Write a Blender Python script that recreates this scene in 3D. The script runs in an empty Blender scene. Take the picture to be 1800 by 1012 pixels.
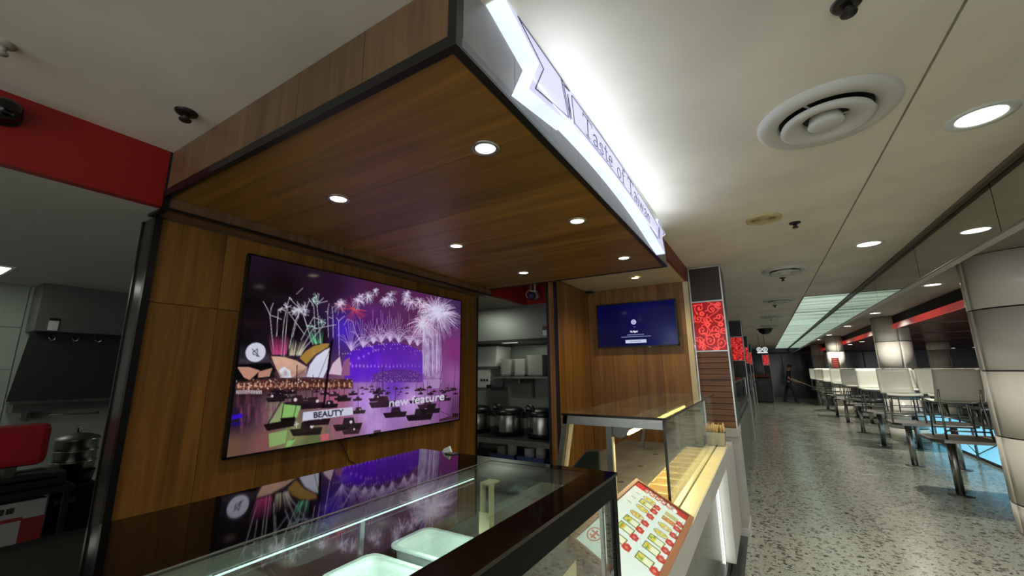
import bpy, bmesh, math, random
import numpy as np
from mathutils import Vector, Matrix

random.seed(7)
rng = np.random.default_rng(7)
SC = bpy.context.scene
COL = SC.collection
PI = math.pi

# ------------------------------------------------------------------ camera
F_PX, YAW, PITCH, ROLL, CAM_H = 717.80, math.radians(-31.085), math.radians(11.453), math.radians(-0.473), 1.57
def make_camera():
    cy, sy, cp, sp = math.cos(YAW), math.sin(YAW), math.cos(PITCH), math.sin(PITCH)
    fw = Vector((sy*cp, cy*cp, sp)); r = Vector((cy, -sy, 0)); u = r.cross(fw)
    cr, sr = math.cos(ROLL), math.sin(ROLL)
    r2 = cr*r + sr*u; u2 = -sr*r + cr*u
    m = Matrix(((r2.x, u2.x, -fw.x, 0), (r2.y, u2.y, -fw.y, 0), (r2.z, u2.z, -fw.z, CAM_H), (0, 0, 0, 1)))
    cd = bpy.data.cameras.new('camera'); co = bpy.data.objects.new('camera', cd)
    cd.sensor_fit = 'HORIZONTAL'; cd.sensor_width = 36.0; cd.lens = F_PX*36/1800
    cd.clip_start = 0.02; cd.clip_end = 200
    co.matrix_world = m; COL.objects.link(co); SC.camera = co
make_camera()

# ------------------------------------------------------------------ world, exposure
w = bpy.data.worlds.new('world'); SC.world = w; w.use_nodes = True
w.node_tree.nodes['Background'].inputs[0].default_value = (0.63, 0.645, 0.67, 1)
w.node_tree.nodes['Background'].inputs[1].default_value = 2.6
SC.view_settings.view_transform = 'Standard'; SC.view_settings.look = 'None'
SC.view_settings.exposure = 0.15; SC.view_settings.gamma = 1.0; SC.view_settings.use_curve_mapping = False
try:
    SC.cycles.use_denoising = True
    SC.cycles.max_bounces = 8; SC.cycles.transparent_max_bounces = 16
    SC.cycles.sample_clamp_indirect = 4.0
    SC.cycles.caustics_reflective = False; SC.cycles.caustics_refractive = False
except Exception: pass

# light levels (the lamps themselves are built with their fittings)
P_CANOPY, P_CORRIDOR, P_CASE, P_WARM, P_ALCOVE, P_FAR = 14.0, 155.0, 9.0, 8.5, 30.0, 190.0
E_SIGN, E_PANEL = 1.15, 0.85

# ------------------------------------------------------------------ mesh helper
class MB:
    def __init__(s): s.v = []; s.f = []; s.m = []; s.sm = []
    def add(s, vs, fs, mat=0, smooth=False):
        o = len(s.v); s.v += [tuple(map(float, p)) for p in vs]
        for f in fs: s.f.append(tuple(i+o for i in f)); s.m.append(mat); s.sm.append(smooth)
        return s
    def box(s, x0, x1, y0, y1, z0, z1, mat=0):
        if x0 > x1: x0, x1 = x1, x0
        if y0 > y1: y0, y1 = y1, y0
        if z0 > z1: z0, z1 = z1, z0
        vs = [(x0,y0,z0),(x1,y0,z0),(x1,y1,z0),(x0,y1,z0),(x0,y0,z1),(x1,y0,z1),(x1,y1,z1),(x0,y1,z1)]
        return s.add(vs, [(3,2,1,0),(4,5,6,7),(0,1,5,4),(1,2,6,5),(2,3,7,6),(3,0,4,7)], mat)
    def cyl(s, p0, p1, r0, r1=None, seg=16, caps=True, mat=0):
        r1 = r0 if r1 is None else r1
        p0, p1 = Vector(p0), Vector(p1); d = (p1-p0).normalized()
        a = Vector((0,0,1)) if abs(d.z) < .9 else Vector((1,0,0))
        u = d.cross(a).normalized(); t = d.cross(u)
        vs = []
        for p, r in ((p0,r0),(p1,r1)):
            for i in range(seg):
                an = 2*PI*i/seg; vs.append(p + (u*math.cos(an)+t*math.sin(an))*r)
        s.add(vs, [(i,(i+1)%seg,seg+(i+1)%seg,seg+i) for i in range(seg)], mat, True)
        if caps: s.add(vs, [tuple(range(seg))[::-1], tuple(range(seg,2*seg))], mat)
        return s
    def tube(s, path, r, seg=8, mat=0, closed=False):
        P = [Vector(p) for p in path]; n = len(P); vs = []; up = None
        for i, p in enumerate(P):
            if closed: d = (P[(i+1)%n]-P[i-1]).normalized()
            else: d = (P[min(i+1,n-1)]-P[max(i-1,0)]).normalized()
            if up is None:
                a = Vector((0,0,1)) if abs(d.z) < .9 else Vector((1,0,0)); up = d.cross(a).normalized()
            up = (up - d*up.dot(d)).normalized(); t = d.cross(up)
            rr = r[i] if isinstance(r, (list,tuple)) else r
            for k in range(seg):
                an = 2*PI*k/seg; vs.append(p+(up*math.cos(an)+t*math.sin(an))*rr)
        fs = []
        for i in range(n if closed else n-1):
            j = (i+1) % n
            for k in range(seg): fs.append((i*seg+k, i*seg+(k+1)%seg, j*seg+(k+1)%seg, j*seg+k))
        s.add(vs, fs, mat, True)
        if not closed: s.add(vs, [tuple(range(seg))[::-1], tuple(range((n-1)*seg, n*seg))], mat)
        return s
    def lathe(s, c, prof, seg=32, mat=0, smooth=True, cap=False):
        vs = []
        for r, z in prof:
            for i in range(seg):
                a = 2*PI*i/seg; vs.append((c[0]+r*math.cos(a), c[1]+r*math.sin(a), c[2]+z))
        fs = []
        for j in range(len(prof)-1):
            for i in range(seg): fs.append((j*seg+i, j*seg+(i+1)%seg, (j+1)*seg+(i+1)%seg, (j+1)*seg+i))
        s.add(vs, fs, mat, smooth)
        if cap: s.add(vs, [tuple(range(seg))[::-1], tuple(range((len(prof)-1)*seg, len(prof)*seg))], mat)
        return s
    def prism(s, poly, axis, a, b, mat=0):
        def P(q, t):
            return (t,q[0],q[1]) if axis == 'x' else (q[0],t,q[1]) if axis == 'y' else (q[0],q[1],t)
        n = len(poly); vs = [P(q,a) for q in poly]+[P(q,b) for q in poly]
        return s.add(vs, [tuple(range(n))[::-1], tuple(range(n,2*n))]+[(i,(i+1)%n,n+(i+1)%n,n+i) for i in range(n)], mat)
    def stroke(s, pts, wd, fn, t=0.002, mat=0):
        # a flat ribbon along 2-D points; fn(u, v, depth) -> 3-D
        for (a, b) in zip(pts[:-1], pts[1:]):
            dx, dy = b[0]-a[0], b[1]-a[1]; L = math.hypot(dx, dy) or 1e-6
            nx, ny = -dy/L*wd/2, dx/L*wd/2; ex, ey = dx/L*wd*.25, dy/L*wd*.25
            q = [(a[0]-ex+nx,a[1]-ey+ny),(a[0]-ex-nx,a[1]-ey-ny),(b[0]+ex-nx,b[1]+ey-ny),(b[0]+ex+nx,b[1]+ey+ny)]
            vs = [fn(*p, 0) for p in q]+[fn(*p, t) for p in q]
            s.add(vs, [(4,5,6,7),(3,2,1,0),(0,1,5,4),(1,2,6,5),(2,3,7,6),(3,0,4,7)], mat)
        return s
    def build(s, name, mats, parent=None, bevel=0, smooth=None, solid=0, sub=0, origin=None):
        V = np.array(s.v); lo, hi = V.min(0), V.max(0)
        o = Vector(((lo[0]+hi[0])/2, (lo[1]+hi[1])/2, lo[2])) if origin is None else Vector(origin)
        me = bpy.data.meshes.new(name)
        me.from_pydata([tuple(p) for p in (V-np.array(o))], [], s.f)
        mats = mats if isinstance(mats, (list,tuple)) else [mats]
        for m in mats: me.materials.append(m)
        me.polygons.foreach_set('material_index', s.m)
        me.polygons.foreach_set('use_smooth', s.sm if smooth is None else [smooth]*len(s.f))
        bm = bmesh.new(); bm.from_mesh(me)
        bmesh.ops.remove_doubles(bm, verts=bm.verts, dist=1e-6)
        if not solid: bmesh.ops.recalc_face_normals(bm, faces=bm.faces)
        if solid: bmesh.ops.solidify(bm, geom=bm.faces[:], thickness=solid)
        if bevel:
            es = [e for e in bm.edges if len(e.link_faces) == 2 and e.calc_face_angle(0) > 0.6]
            bmesh.ops.bevel(bm, geom=es, offset=bevel, segments=2, profile=.5, affect='EDGES')
        bm.to_mesh(me); bm.free()
        ob = bpy.data.objects.new(name, me); COL.objects.link(ob)
        put(ob, o, parent)
        if sub:
            md = ob.modifiers.new('sub', 'SUBSURF'); md.levels = sub; md.render_levels = sub
        return ob

WLOC = {}
def put(ob, loc, parent=None):
    WLOC[ob.name] = Vector(loc)
    if parent is not None:
        ob.parent = parent; ob.location = Vector(loc)-WLOC[parent.name]
    else: ob.location = loc
    return ob
def tag(o, label=None, cat=None, group=None, kind=None):
    if label: o['label'] = label
    if cat: o['category'] = cat
    if group: o['group'] = group
    if kind: o['kind'] = kind
    return o
def thing(name, label, cat, loc=(0,0,0), group=None, kind=None):
    o = bpy.data.objects.new(name, None); o.empty_display_size = .05; COL.objects.link(o)
    put(o, loc); return tag(o, label, cat, group, kind)
def struct(o): o['kind'] = 'structure'; return o
def sthing(name, loc=(0,0,0)):
    o = bpy.data.objects.new(name, None); o.empty_display_size = .05; COL.objects.link(o)
    put(o, loc); o['kind'] = 'structure'; return o
def B(*a): return MB().box(*a)
def dup(root, loc, rz=0, label=None, group=None):
    r = root.copy(); COL.objects.link(r); r.location = loc; r.rotation_euler = (0,0,rz)
    WLOC[r.name] = Vector(loc)
    if label: r['label'] = label
    if group: r['group'] = group
    for ch in list(root.children):
        c = ch.copy(); COL.objects.link(c); c.parent = r
        for g in list(ch.children):
            d = g.copy(); COL.objects.link(d); d.parent = c
    return r
def lamp(name, kind, loc, energy, color, parent=None, size=.1, spot=None, blend=.6, rot=(0,0,0), size_y=None, shape='DISK'):
    d = bpy.data.lights.new(name, kind); d.energy = energy; d.color = color
    if kind == 'SPOT': d.spot_size = spot; d.spot_blend = blend; d.shadow_soft_size = size
    elif kind == 'AREA':
        d.shape = shape; d.size = size
        if size_y: d.size_y = size_y
    else: d.shadow_soft_size = size
    o = bpy.data.objects.new(name, d); COL.objects.link(o); o.rotation_euler = rot
    put(o, loc, parent); return o

# ------------------------------------------------------------------ materials
MATS = {}
def srgb(r, g, b):
    f = lambda c: (c/255/12.92) if c/255 <= .04045 else ((c/255+.055)/1.055)**2.4
    return (f(r), f(g), f(b), 1)
def base(name):
    m = bpy.data.materials.new(name); m.use_nodes = True; MATS[name] = m
    nt = m.node_tree; return m, nt, nt.nodes['Principled BSDF']
def mat(name, col, rough=.5, metal=0, emit=None, es=0, spec=.5, coat=0, vary=.10, vs=6.0, bump=0):
    """plain surface: colour with a slight procedural mottling"""
    if name in MATS: return MATS[name]
    m, nt, p = base(name)
    p.inputs['Roughness'].default_value = rough; p.inputs['Metallic'].default_value = metal
    p.inputs['Specular IOR Level'].default_value = spec; p.inputs['Coat Weight'].default_value = coat
    tc = nt.nodes.new('ShaderNodeTexCoord'); nz = nt.nodes.new('ShaderNodeTexNoise')
    nz.inputs['Scale'].default_value = vs; nz.inputs['Detail'].default_value = 4
    nt.links.new(tc.outputs['Object'], nz.inputs['Vector'])
    rp = nt.nodes.new('ShaderNodeValToRGB'); rp.color_ramp.elements[0].position = .3; rp.color_ramp.elements[1].position = .7
    rp.color_ramp.elements[0].color = tuple(c*(1-vary) for c in col[:3])+(1,)
    rp.color_ramp.elements[1].color = tuple(min(1,c*(1+vary)) for c in col[:3])+(1,)
    nt.links.new(nz.outputs['Fac'], rp.inputs['Fac']); nt.links.new(rp.outputs['Color'], p.inputs['Base Color'])
    if bump:
        bp = nt.nodes.new('ShaderNodeBump'); bp.inputs['Strength'].default_value = bump; bp.inputs['Distance'].default_value = .01
        nt.links.new(nz.outputs['Fac'], bp.inputs['Height']); nt.links.new(bp.outputs['Normal'], p.inputs['Normal'])
    if emit: p.inputs['Emission Color'].default_value = emit; p.inputs['Emission Strength'].default_value = es
    return m
def wood(name, c1, c2, axis='z', rough=.42, sc=14.0):
    if name in MATS: return MATS[name]
    m, nt, p = base(name); N = nt.nodes.new; L = nt.links.new
    p.inputs['Roughness'].default_value = rough
    tc = N('ShaderNodeTexCoord'); oi = N('ShaderNodeObjectInfo')
    ad = N('ShaderNodeVectorMath'); ad.operation = 'ADD'
    cmb = N('ShaderNodeMath'); cmb.operation = 'MULTIPLY'; cmb.inputs[1].default_value = 13.0
    L(oi.outputs['Random'], cmb.inputs[0]); L(tc.outputs['Object'], ad.inputs[0]); L(cmb.outputs[0], ad.inputs[1])
    mp = N('ShaderNodeMapping'); s = [sc, sc, sc]; s['xyz'.index(axis)] = sc*.055; mp.inputs['Scale'].default_value = s
    L(ad.outputs[0], mp.inputs['Vector'])
    n1 = N('ShaderNodeTexNoise'); n1.inputs['Scale'].default_value = 1.0; n1.inputs['Detail'].default_value = 6; n1.inputs['Roughness'].default_value = .62; n1.inputs['Distortion'].default_value = .6
    n2 = N('ShaderNodeTexNoise'); n2.inputs['Scale'].default_value = 6.0; n2.inputs['Detail'].default_value = 3
    L(mp.outputs[0], n1.inputs['Vector']); L(mp.outputs[0], n2.inputs['Vector'])
    mx = N('ShaderNodeMath'); mx.operation = 'MULTIPLY_ADD'; mx.inputs[1].default_value = .25; L(n2.outputs['Fac'], mx.inputs[0]); L(n1.outputs['Fac'], mx.inputs[2])
    rp = N('ShaderNodeValToRGB'); e = rp.color_ramp.elements; e[0].position = .42; e[1].position = .82; e[0].color = c1; e[1].color = c2
    L(mx.outputs[0], rp.inputs['Fac'])
    hs = N('ShaderNodeHueSaturation'); mr = N('ShaderNodeMapRange'); mr.inputs[3].default_value = .86; mr.inputs[4].default_value = 1.14
    L(oi.outputs['Random'], mr.inputs[0]); L(mr.outputs[0], hs.inputs['Value']); L(rp.outputs['Color'], hs.inputs['Color'])
    L(hs.outputs['Color'], p.inputs['Base Color'])
    bp = N('ShaderNodeBump'); bp.inputs['Strength'].default_value = .06; bp.inputs['Distance'].default_value = .002
    L(mx.outputs[0], bp.inputs['Height']); L(bp.outputs['Normal'], p.inputs['Normal'])
    return m
def emit(name, col, s, vary=0, vs=(3,3,3), bc=.3):
    if name in MATS: return MATS[name]
    m, nt, p = base(name)
    p.inputs['Base Color'].default_value = (bc,bc,bc,1); p.inputs['Roughness'].default_value = .4
    p.inputs['Emission Color'].default_value = col; p.inputs['Emission Strength'].default_value = s
    if vary:
        tc = nt.nodes.new('ShaderNodeTexCoord'); mp = nt.nodes.new('ShaderNodeMapping'); mp.inputs['Scale'].default_value = vs
        nz = nt.nodes.new('ShaderNodeTexNoise'); nz.inputs['Scale'].default_value = 1; nz.inputs['Detail'].default_value = 3
        mr = nt.nodes.new('ShaderNodeMapRange'); mr.inputs[1].default_value = .3; mr.inputs[2].default_value = .7
        mr.inputs[3].default_value = s*(1-vary); mr.inputs[4].default_value = s*(1+vary)
        nt.links.new(tc.outputs['Object'], mp.inputs[0]); nt.links.new(mp.outputs[0], nz.inputs['Vector'])
        nt.links.new(nz.outputs['Fac'], mr.inputs[0]); nt.links.new(mr.outputs[0], p.inputs['Emission Strength'])
    return m
def glass(name, tint=(.93,.97,.95), ior=1.45, dirt=.02):
    """thin pane: clear, with Fresnel reflection and a faint film of smears"""
    if name in MATS: return MATS[name]
    m, nt, p = base(name); nt.nodes.remove(p); N = nt.nodes.new; L = nt.links.new
    out = nt.nodes['Material Output']
    tr = N('ShaderNodeBsdfTransparent'); tr.inputs[0].default_value = (*tint, 1)
    gl = N('ShaderNodeBsdfGlossy'); gl.inputs['Roughness'].default_value = .015; gl.inputs[0].default_value = (1,1,1,1)
    df = N('ShaderNodeBsdfDiffuse'); df.inputs[0].default_value = (.8,.85,.83,1)
    ge = N('ShaderNodeNewGeometry'); io = N('ShaderNodeMapRange'); io.inputs[3].default_value = ior; io.inputs[4].default_value = 1/ior
    L(ge.outputs['Backfacing'], io.inputs[0])          # both faces of the pane reflect alike
    fr = N('ShaderNodeFresnel'); L(io.outputs[0], fr.inputs[0])
    mx = N('ShaderNodeMixShader'); L(fr.outputs[0], mx.inputs[0]); L(tr.outputs[0], mx.inputs[1]); L(gl.outputs[0], mx.inputs[2])
    tc = N('ShaderNodeTexCoord'); nz = N('ShaderNodeTexNoise'); nz.inputs['Scale'].default_value = 5; nz.inputs['Detail'].default_value = 6
    L(tc.outputs['Object'], nz.inputs['Vector'])
    mr = N('ShaderNodeMapRange'); mr.inputs[1].default_value = .45; mr.inputs[2].default_value = .8; mr.inputs[3].default_value = dirt*.3; mr.inputs[4].default_value = dirt*2
    L(nz.outputs['Fac'], mr.inputs[0])
    m2 = N('ShaderNodeMixShader'); L(mr.outputs[0], m2.inputs[0]); L(mx.outputs[0], m2.inputs[1]); L(df.outputs[0], m2.inputs[2])
    L(m2.outputs[0], out.inputs['Surface']); return m
def printed(name, es, rough=.25, coat=0.0, basec=.0):
    """flat print or screen: colours stored on the sheet's own vertices"""
    if name in MATS: return MATS[name]
    m, nt, p = base(name)
    at = nt.nodes.new('ShaderNodeAttribute'); at.attribute_name = 'print_color'
    if basec: nt.links.new(at.outputs['Color'], p.inputs['Base Color'])
    else: p.inputs['Base Color'].default_value = (.004,.004,.005,1)
    if es:
        nt.links.new(at.outputs['Color'], p.inputs['Emission Color']); p.inputs['Emission Strength'].default_value = es
    p.inputs['Roughness'].default_value = rough; p.inputs['Specular IOR Level'].default_value = .25
    return m
def terrazzo():
    m, nt, p = base('terrazzo'); N = nt.nodes.new; L = nt.links.new
    tc = N('ShaderNodeTexCoord'); v = N('ShaderNodeTexVoronoi'); v.inputs['Scale'].default_value = 32; v.inputs['Randomness'].default_value = 1
    nz = N('ShaderNodeTexNoise'); nz.inputs['Scale'].default_value = 30; nz.inputs['Detail'].default_value = 3
    mpx = N('ShaderNodeMixRGB'); mpx.inputs[0].default_value = .06
    L(tc.outputs['Object'], nz.inputs['Vector']); L(tc.outputs['Object'], mpx.inputs[1]); L(nz.outputs['Color'], mpx.inputs[2])
    L(mpx.outputs[0], v.inputs['Vector'])
    # chip size differs from cell to cell
    sp = N('ShaderNodeSeparateColor'); L(v.outputs['Color'], sp.inputs[0])
    mul = N('ShaderNodeMath'); mul.operation = 'MULTIPLY'; mul.inputs[1].default_value = .70; L(sp.outputs[0], mul.inputs[0])
    lt = N('ShaderNodeMath'); lt.operation = 'LESS_THAN'; L(v.outputs['Distance'], lt.inputs[0]); L(mul.outputs[0], lt.inputs[1])
    rp = N('ShaderNodeValToRGB'); rp.color_ramp.interpolation = 'CONSTANT'; e = rp.color_ramp.elements
    e[0].color = srgb(88,84,72); e[1].position = .45; e[1].color = srgb(150,146,132)
    for q, c in ((.6,(120,112,96)),(.75,(52,50,44)),(.88,(172,168,156))):
        k = e.new(q); k.color = srgb(*c)
    L(sp.outputs[1], rp.inputs[0])
    n2 = N('ShaderNodeTexNoise'); n2.inputs['Scale'].default_value = 90; L(tc.outputs['Object'], n2.inputs['Vector'])
    r2 = N('ShaderNodeValToRGB'); r2.color_ramp.elements[0].position = .35; r2.color_ramp.elements[1].position = .65
    r2.color_ramp.elements[0].color = srgb(128,134,122); r2.color_ramp.elements[1].color = srgb(172,178,164)
    L(n2.outputs['Fac'], r2.inputs[0])
    mx = N('ShaderNodeMixRGB'); L(lt.outputs[0], mx.inputs[0]); L(r2.outputs[0], mx.inputs[1]); L(rp.outputs[0], mx.inputs[2])
    L(mx.outputs[0], p.inputs['Base Color'])
    n3 = N('ShaderNodeTexNoise'); n3.inputs['Scale'].default_value = 3.5; n3.inputs['Detail'].default_value = 5; L(tc.outputs['Object'], n3.inputs['Vector'])
    mr = N('ShaderNodeMapRange'); mr.inputs[1].default_value = .3; mr.inputs[2].default_value = .7; mr.inputs[3].default_value = .14; mr.inputs[4].default_value = .28
    L(n3.outputs['Fac'], mr.inputs[0]); L(mr.outputs[0], p.inputs['Roughness'])
    bp = N('ShaderNodeBump'); bp.inputs['Strength'].default_value = .05; bp.inputs['Distance'].default_value = .02; L(n3.outputs['Fac'], bp.inputs['Height']); L(bp.outputs['Normal'], p.inputs['Normal'])
    return m

M_CEIL = mat('ceiling_paint', srgb(236,230,214), .6, vary=.10, vs=1.8)
M_CEIL_COOL = mat('ceiling_paint_kitchen', srgb(190,188,178), .65, vary=.05, vs=1.5)
M_JOINT = mat('joint_shadow_gap', srgb(70,64,54), .8)
M_RED = mat('red_paint', srgb(150,22,16), .45, vary=.06, vs=3)
M_RED2 = mat('red_brown_board', srgb(120,44,30), .5, vary=.08)
M_BLACK = mat('black_trim', srgb(16,16,18), .35)
M_BLACKM = mat('black_matt', srgb(14,14,14), .7)
M_LITTRIM = mat('black_trim_sign_lit', srgb(120,120,124), .4)  # black edge trim coloured grey where the sign's light falls on it
M_WOODX = wood('wood_laminate_soffit', srgb(108,73,22), srgb(166,119,46), 'x', sc=9)
M_WOODZ = wood('wood_laminate_wall', srgb(98,65,21), srgb(150,104,42), 'z', sc=11)
M_WOODF = wood('wood_laminate_fascia', srgb(92,68,44), srgb(126,96,66), 'z', sc=14)
M_SLAT = wood('dark_wood_slat', srgb(78,48,24), srgb(128,84,44), 'x', sc=16)
M_MENUWOOD = wood('menu_board_wood', srgb(120,72,36), srgb(160,104,58), 'y', sc=16)
M_PALEPANEL = mat('pale_grey_laminate', srgb(150,146,148), .5, vary=.05, vs=9)
M_CREAM = mat('cream_paint', srgb(214,200,158), .55, vary=.05)
M_STEEL = mat('brushed_steel', srgb(170,170,165), .3, metal=1, vary=.08, vs=20)
M_STEELD = mat('dull_steel', srgb(120,120,114), .42, metal=1, vary=.12, vs=12)
M_ALU = mat('aluminium_strip', srgb(190,196,196), .35, metal=1)
M_STONE = mat('cream_stone_top', srgb(206,190,150), .25, vary=.05, vs=14)
M_GREYST = mat('grey_stone_panel', srgb(168,168,160), .3, vary=.07, vs=5)
M_BGLASS = mat('black_gloss_glass', srgb(5,4,5), .035, spec=.6, vary=.3)
M_GLASS = glass('clear_glass', dirt=.008)
M_GLASSG = glass('greenish_glass', (.86,.95,.90), dirt=.02)
M_WHITEP = mat('white_plastic', srgb(214,222,216), .35, vary=.03)
M_CREAMP = mat('cream_plastic_tray', srgb(226,208,156), .35, vary=.05)
M_CREAMD = mat('tray_well', srgb(176,152,102), .4, vary=.08)
M_DECK = mat('worn_steel_deck', srgb(104,102,96), .38, metal=.6, vary=.28, vs=7)
M_TILE = mat('white_wall_tile', srgb(150,156,144), .25, vary=.05)
M_FLOOR = terrazzo()
M_CHAIR = mat('white_chair_shell', srgb(205,208,194), .38, vary=.03)
M_CHROME = mat('chair_metal', srgb(150,150,144), .28, metal=1)
M_TABLE = mat('table_top', srgb(96,94,86), .35, vary=.06)
M_WHITECER = mat('white_ceramic', srgb(205,205,198), .25, vary=.03)
M_BLUEP = mat('blue_plastic', srgb(58,74,130), .4)
M_LAMPW = emit('warm_lens', srgb(255,238,196), 9.0)
M_LAMPC = emit('corridor_lens', srgb(255,250,236), 7.0)
# ------------------------------------------------------------------ structure of the place
def planks_y(parent, name, m, x0, x1, y0, y1, z0, z1, n, gap=.0025, axis='y'):
    """n boards side by side along the given axis, each its own piece"""
    obs = []
    a, b = {'x':(x0,x1),'y':(y0,y1),'z':(z0,z1)}[axis]
    for i in range(n):
        p, q = a+(b-a)*i/n+gap/2, a+(b-a)*(i+1)/n-gap/2
        A = {'x':(p,q,y0,y1,z0,z1),'y':(x0,x1,p,q,z0,z1),'z':(x0,x1,y0,y1,p,q)}[axis]
        obs.append(B(*A).build(name, m, parent, bevel=.001))
    return obs

ZC, ZS, XB = 2.68, 2.441, -2.47
struct(B(-7,14,-4,32,-.1,0).build('floor', M_FLOOR))
struct(B(-1.3,-.302,1.2,4.9,0,.004).build('trim_1', mat('dark_floor_tile', srgb(58,60,60), .25, vary=.1)))   # dark tile strip along the counters

cl = sthing('ceiling', (0,4,ZC))
B(-2.6,.655,-4,28,ZC,ZC+.05).build('ceiling_panel', M_CEIL, cl)
B(.665,1.285,-4,7.79,ZC,ZC+.05).build('ceiling_panel', M_CEIL, cl)
B(.6,1.3,-4,28.0,ZC+.051,ZC+.07).build('ceiling_joint', M_JOINT, cl)
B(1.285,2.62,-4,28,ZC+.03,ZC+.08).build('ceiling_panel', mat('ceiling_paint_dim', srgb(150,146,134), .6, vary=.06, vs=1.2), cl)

# red bulkhead over the kitchen opening, low kitchen ceiling
rb = sthing('trim_2', (XB,0,2.385))
B(XB-.05,XB,-4,.734,2.385,ZC).build('bulkhead_face', M_RED, rb)
B(XB-.05,XB-.0005,.7342,3.664,2.476,ZC).build('bulkhead_core', M_BLACKM, rb)
B(XB-.05,XB,3.665,4.47,2.385,ZC).build('bulkhead_face', M_RED, rb)
B(XB,-1.905,4.47,4.52,2.385,ZC).build('bulkhead_face', M_RED, rb)
struct(B(-6.2,XB-.05,-4,5.7,2.385,2.43).build('ceiling_kitchen', M_CEIL_COOL))

# kitchen walls
kw = sthing('wall_kitchen', (-5.9,1,0))
B(-6.0,-5.85,-4,5.7,0,2.385).build('wall_core', M_TILE, kw)
for k in range(6):
    B(-5.85,-5.838,-3.2+.0,.88,.10+.38*k,.10+.38*k+.374).build('tile_course', M_TILE, kw)
kb = sthing('wall_kitchen_back', (-3,5.45,0))
B(-5.85,-1.9,5.45,5.6,0,2.385).build('wall_core', M_TILE, kb)
for k in range(8):
    B(-5.8,-1.95,5.44,5.45,.02+.29*k,.02+.29*k+.284).build('tile_course', M_TILE, kb)

struct(B(-6.2,XB-.05,-3.4,-3.25,0,2.385).build('wall_kitchen_blocker', M_TILE))  # unseen wall added to keep outside light off the kitchen
# wood wall that carries the big screen
wl = sthing('wall_left', (-2.72,2.2,0))
B(-2.80,-2.664,.79,3.642,0,2.381).build('wall_core', M_BLACKM, wl)
planks_y(wl, 'wood_panel', M_WOODZ, -2.664, -2.652, .800, 3.640, 0, 1.93, 9)
planks_y(wl, 'wood_panel', M_WOODZ, -2.664, -2.652, .800, 3.640, 1.933, 2.378, 9)
B(-2.672,-2.640,.768,.798,0,2.381).build('corner_trim', M_BLACK, wl)
B(-2.672,-2.646,3.640,3.660,0,2.381).build('corner_trim', M_BLACK, wl)
B(-2.80,-2.676,.772,.789,0,2.381).build('end_panel', mat('dark_olive_gloss', srgb(44,44,38), .2), wl)
B(-2.818,-2.80,.766,.80,0,2.381).build('corner_trim', M_BLACK, wl)

# side wall of the service alcove, its wooden end face, back wall with small screen
wa = sthing('wall_alcove', (-1.85,4.3,0))
B(-1.892,-1.802,3.862,4.86,0,2.70).build('wall_core', M_BLACKM, wa)
planks_y(wa, 'wood_panel', M_WOODZ, -1.802, -1.790, 3.885, 4.80, 0, 2.68, 4)
B(-1.872,-1.812,3.850,3.862,0,2.68).build('wood_panel', M_WOODZ, wa)
B(-1.812,-1.786,3.846,3.884,0,2.68).build('corner_trim', M_BLACK, wa)
B(-1.900,-1.872,3.846,3.884,0,2.68).build('corner_trim', M_BLACK, wa)
wb = sthing('wall_back', (-1.2,4.82,0))
B(-1.80,-.64,4.81,4.86,0,2.53).build('wall_core', M_BLACKM, wb)
planks_y(wb, 'wood_panel', M_WOODZ, -1.788, -.672, 4.795, 4.808, 0, 1.93, 4, axis='x')
planks_y(wb, 'wood_panel', M_WOODZ, -1.788, -.672, 4.795, 4.808, 1.932, 2.53, 4, axis='x')
B(-.670,-.618,4.775,4.86,0,2.525).build('corner_trim', M_CREAM, wb)
ca = sthing('ceiling_alcove', (-1.2,4.2,2.525))
B(-1.9,-.645,3.63,4.81,2.527,2.54).build('ceiling_panel', M_CREAM, ca)
B(-1.45,-1.05,3.82,4.25,2.523,2.527).build('access_hatch', M_CREAM, ca)
B(-.645,-.616,3.63,4.83,2.527,2.678).build('bulkhead_face', M_RED2, ca)
B(-1.79,-1.70,4.72,4.79,2.50,2.525).build('bracket', M_BLACK, ca)

# far walls
we = sthing('wall_end', (2,28,0))
B(-2,12,28,28.1,0,2.75).build('wall_core', mat('dark_glazing', srgb(26,34,34), .15), we)
for k in range(9):
    B(-.9+k*.9,-.86+k*.9,27.96,28,0,2.4).build('mullion', mat('dark_mullion', srgb(46,54,54), .4), we)
B(-.9,7.5,27.95,28,2.38,2.5).build('transom', MATS['dark_mullion'], we)
struct(B(-3.2,-3.1,5.75,28,0,2.7).build('wall_shops', mat('dark_shop_interior', srgb(26,26,26), .6)))
struct(B(11,11.1,-4,28,0,2.75).build('window_1', mat('night_window', srgb(6,8,9), .08)))
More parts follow.
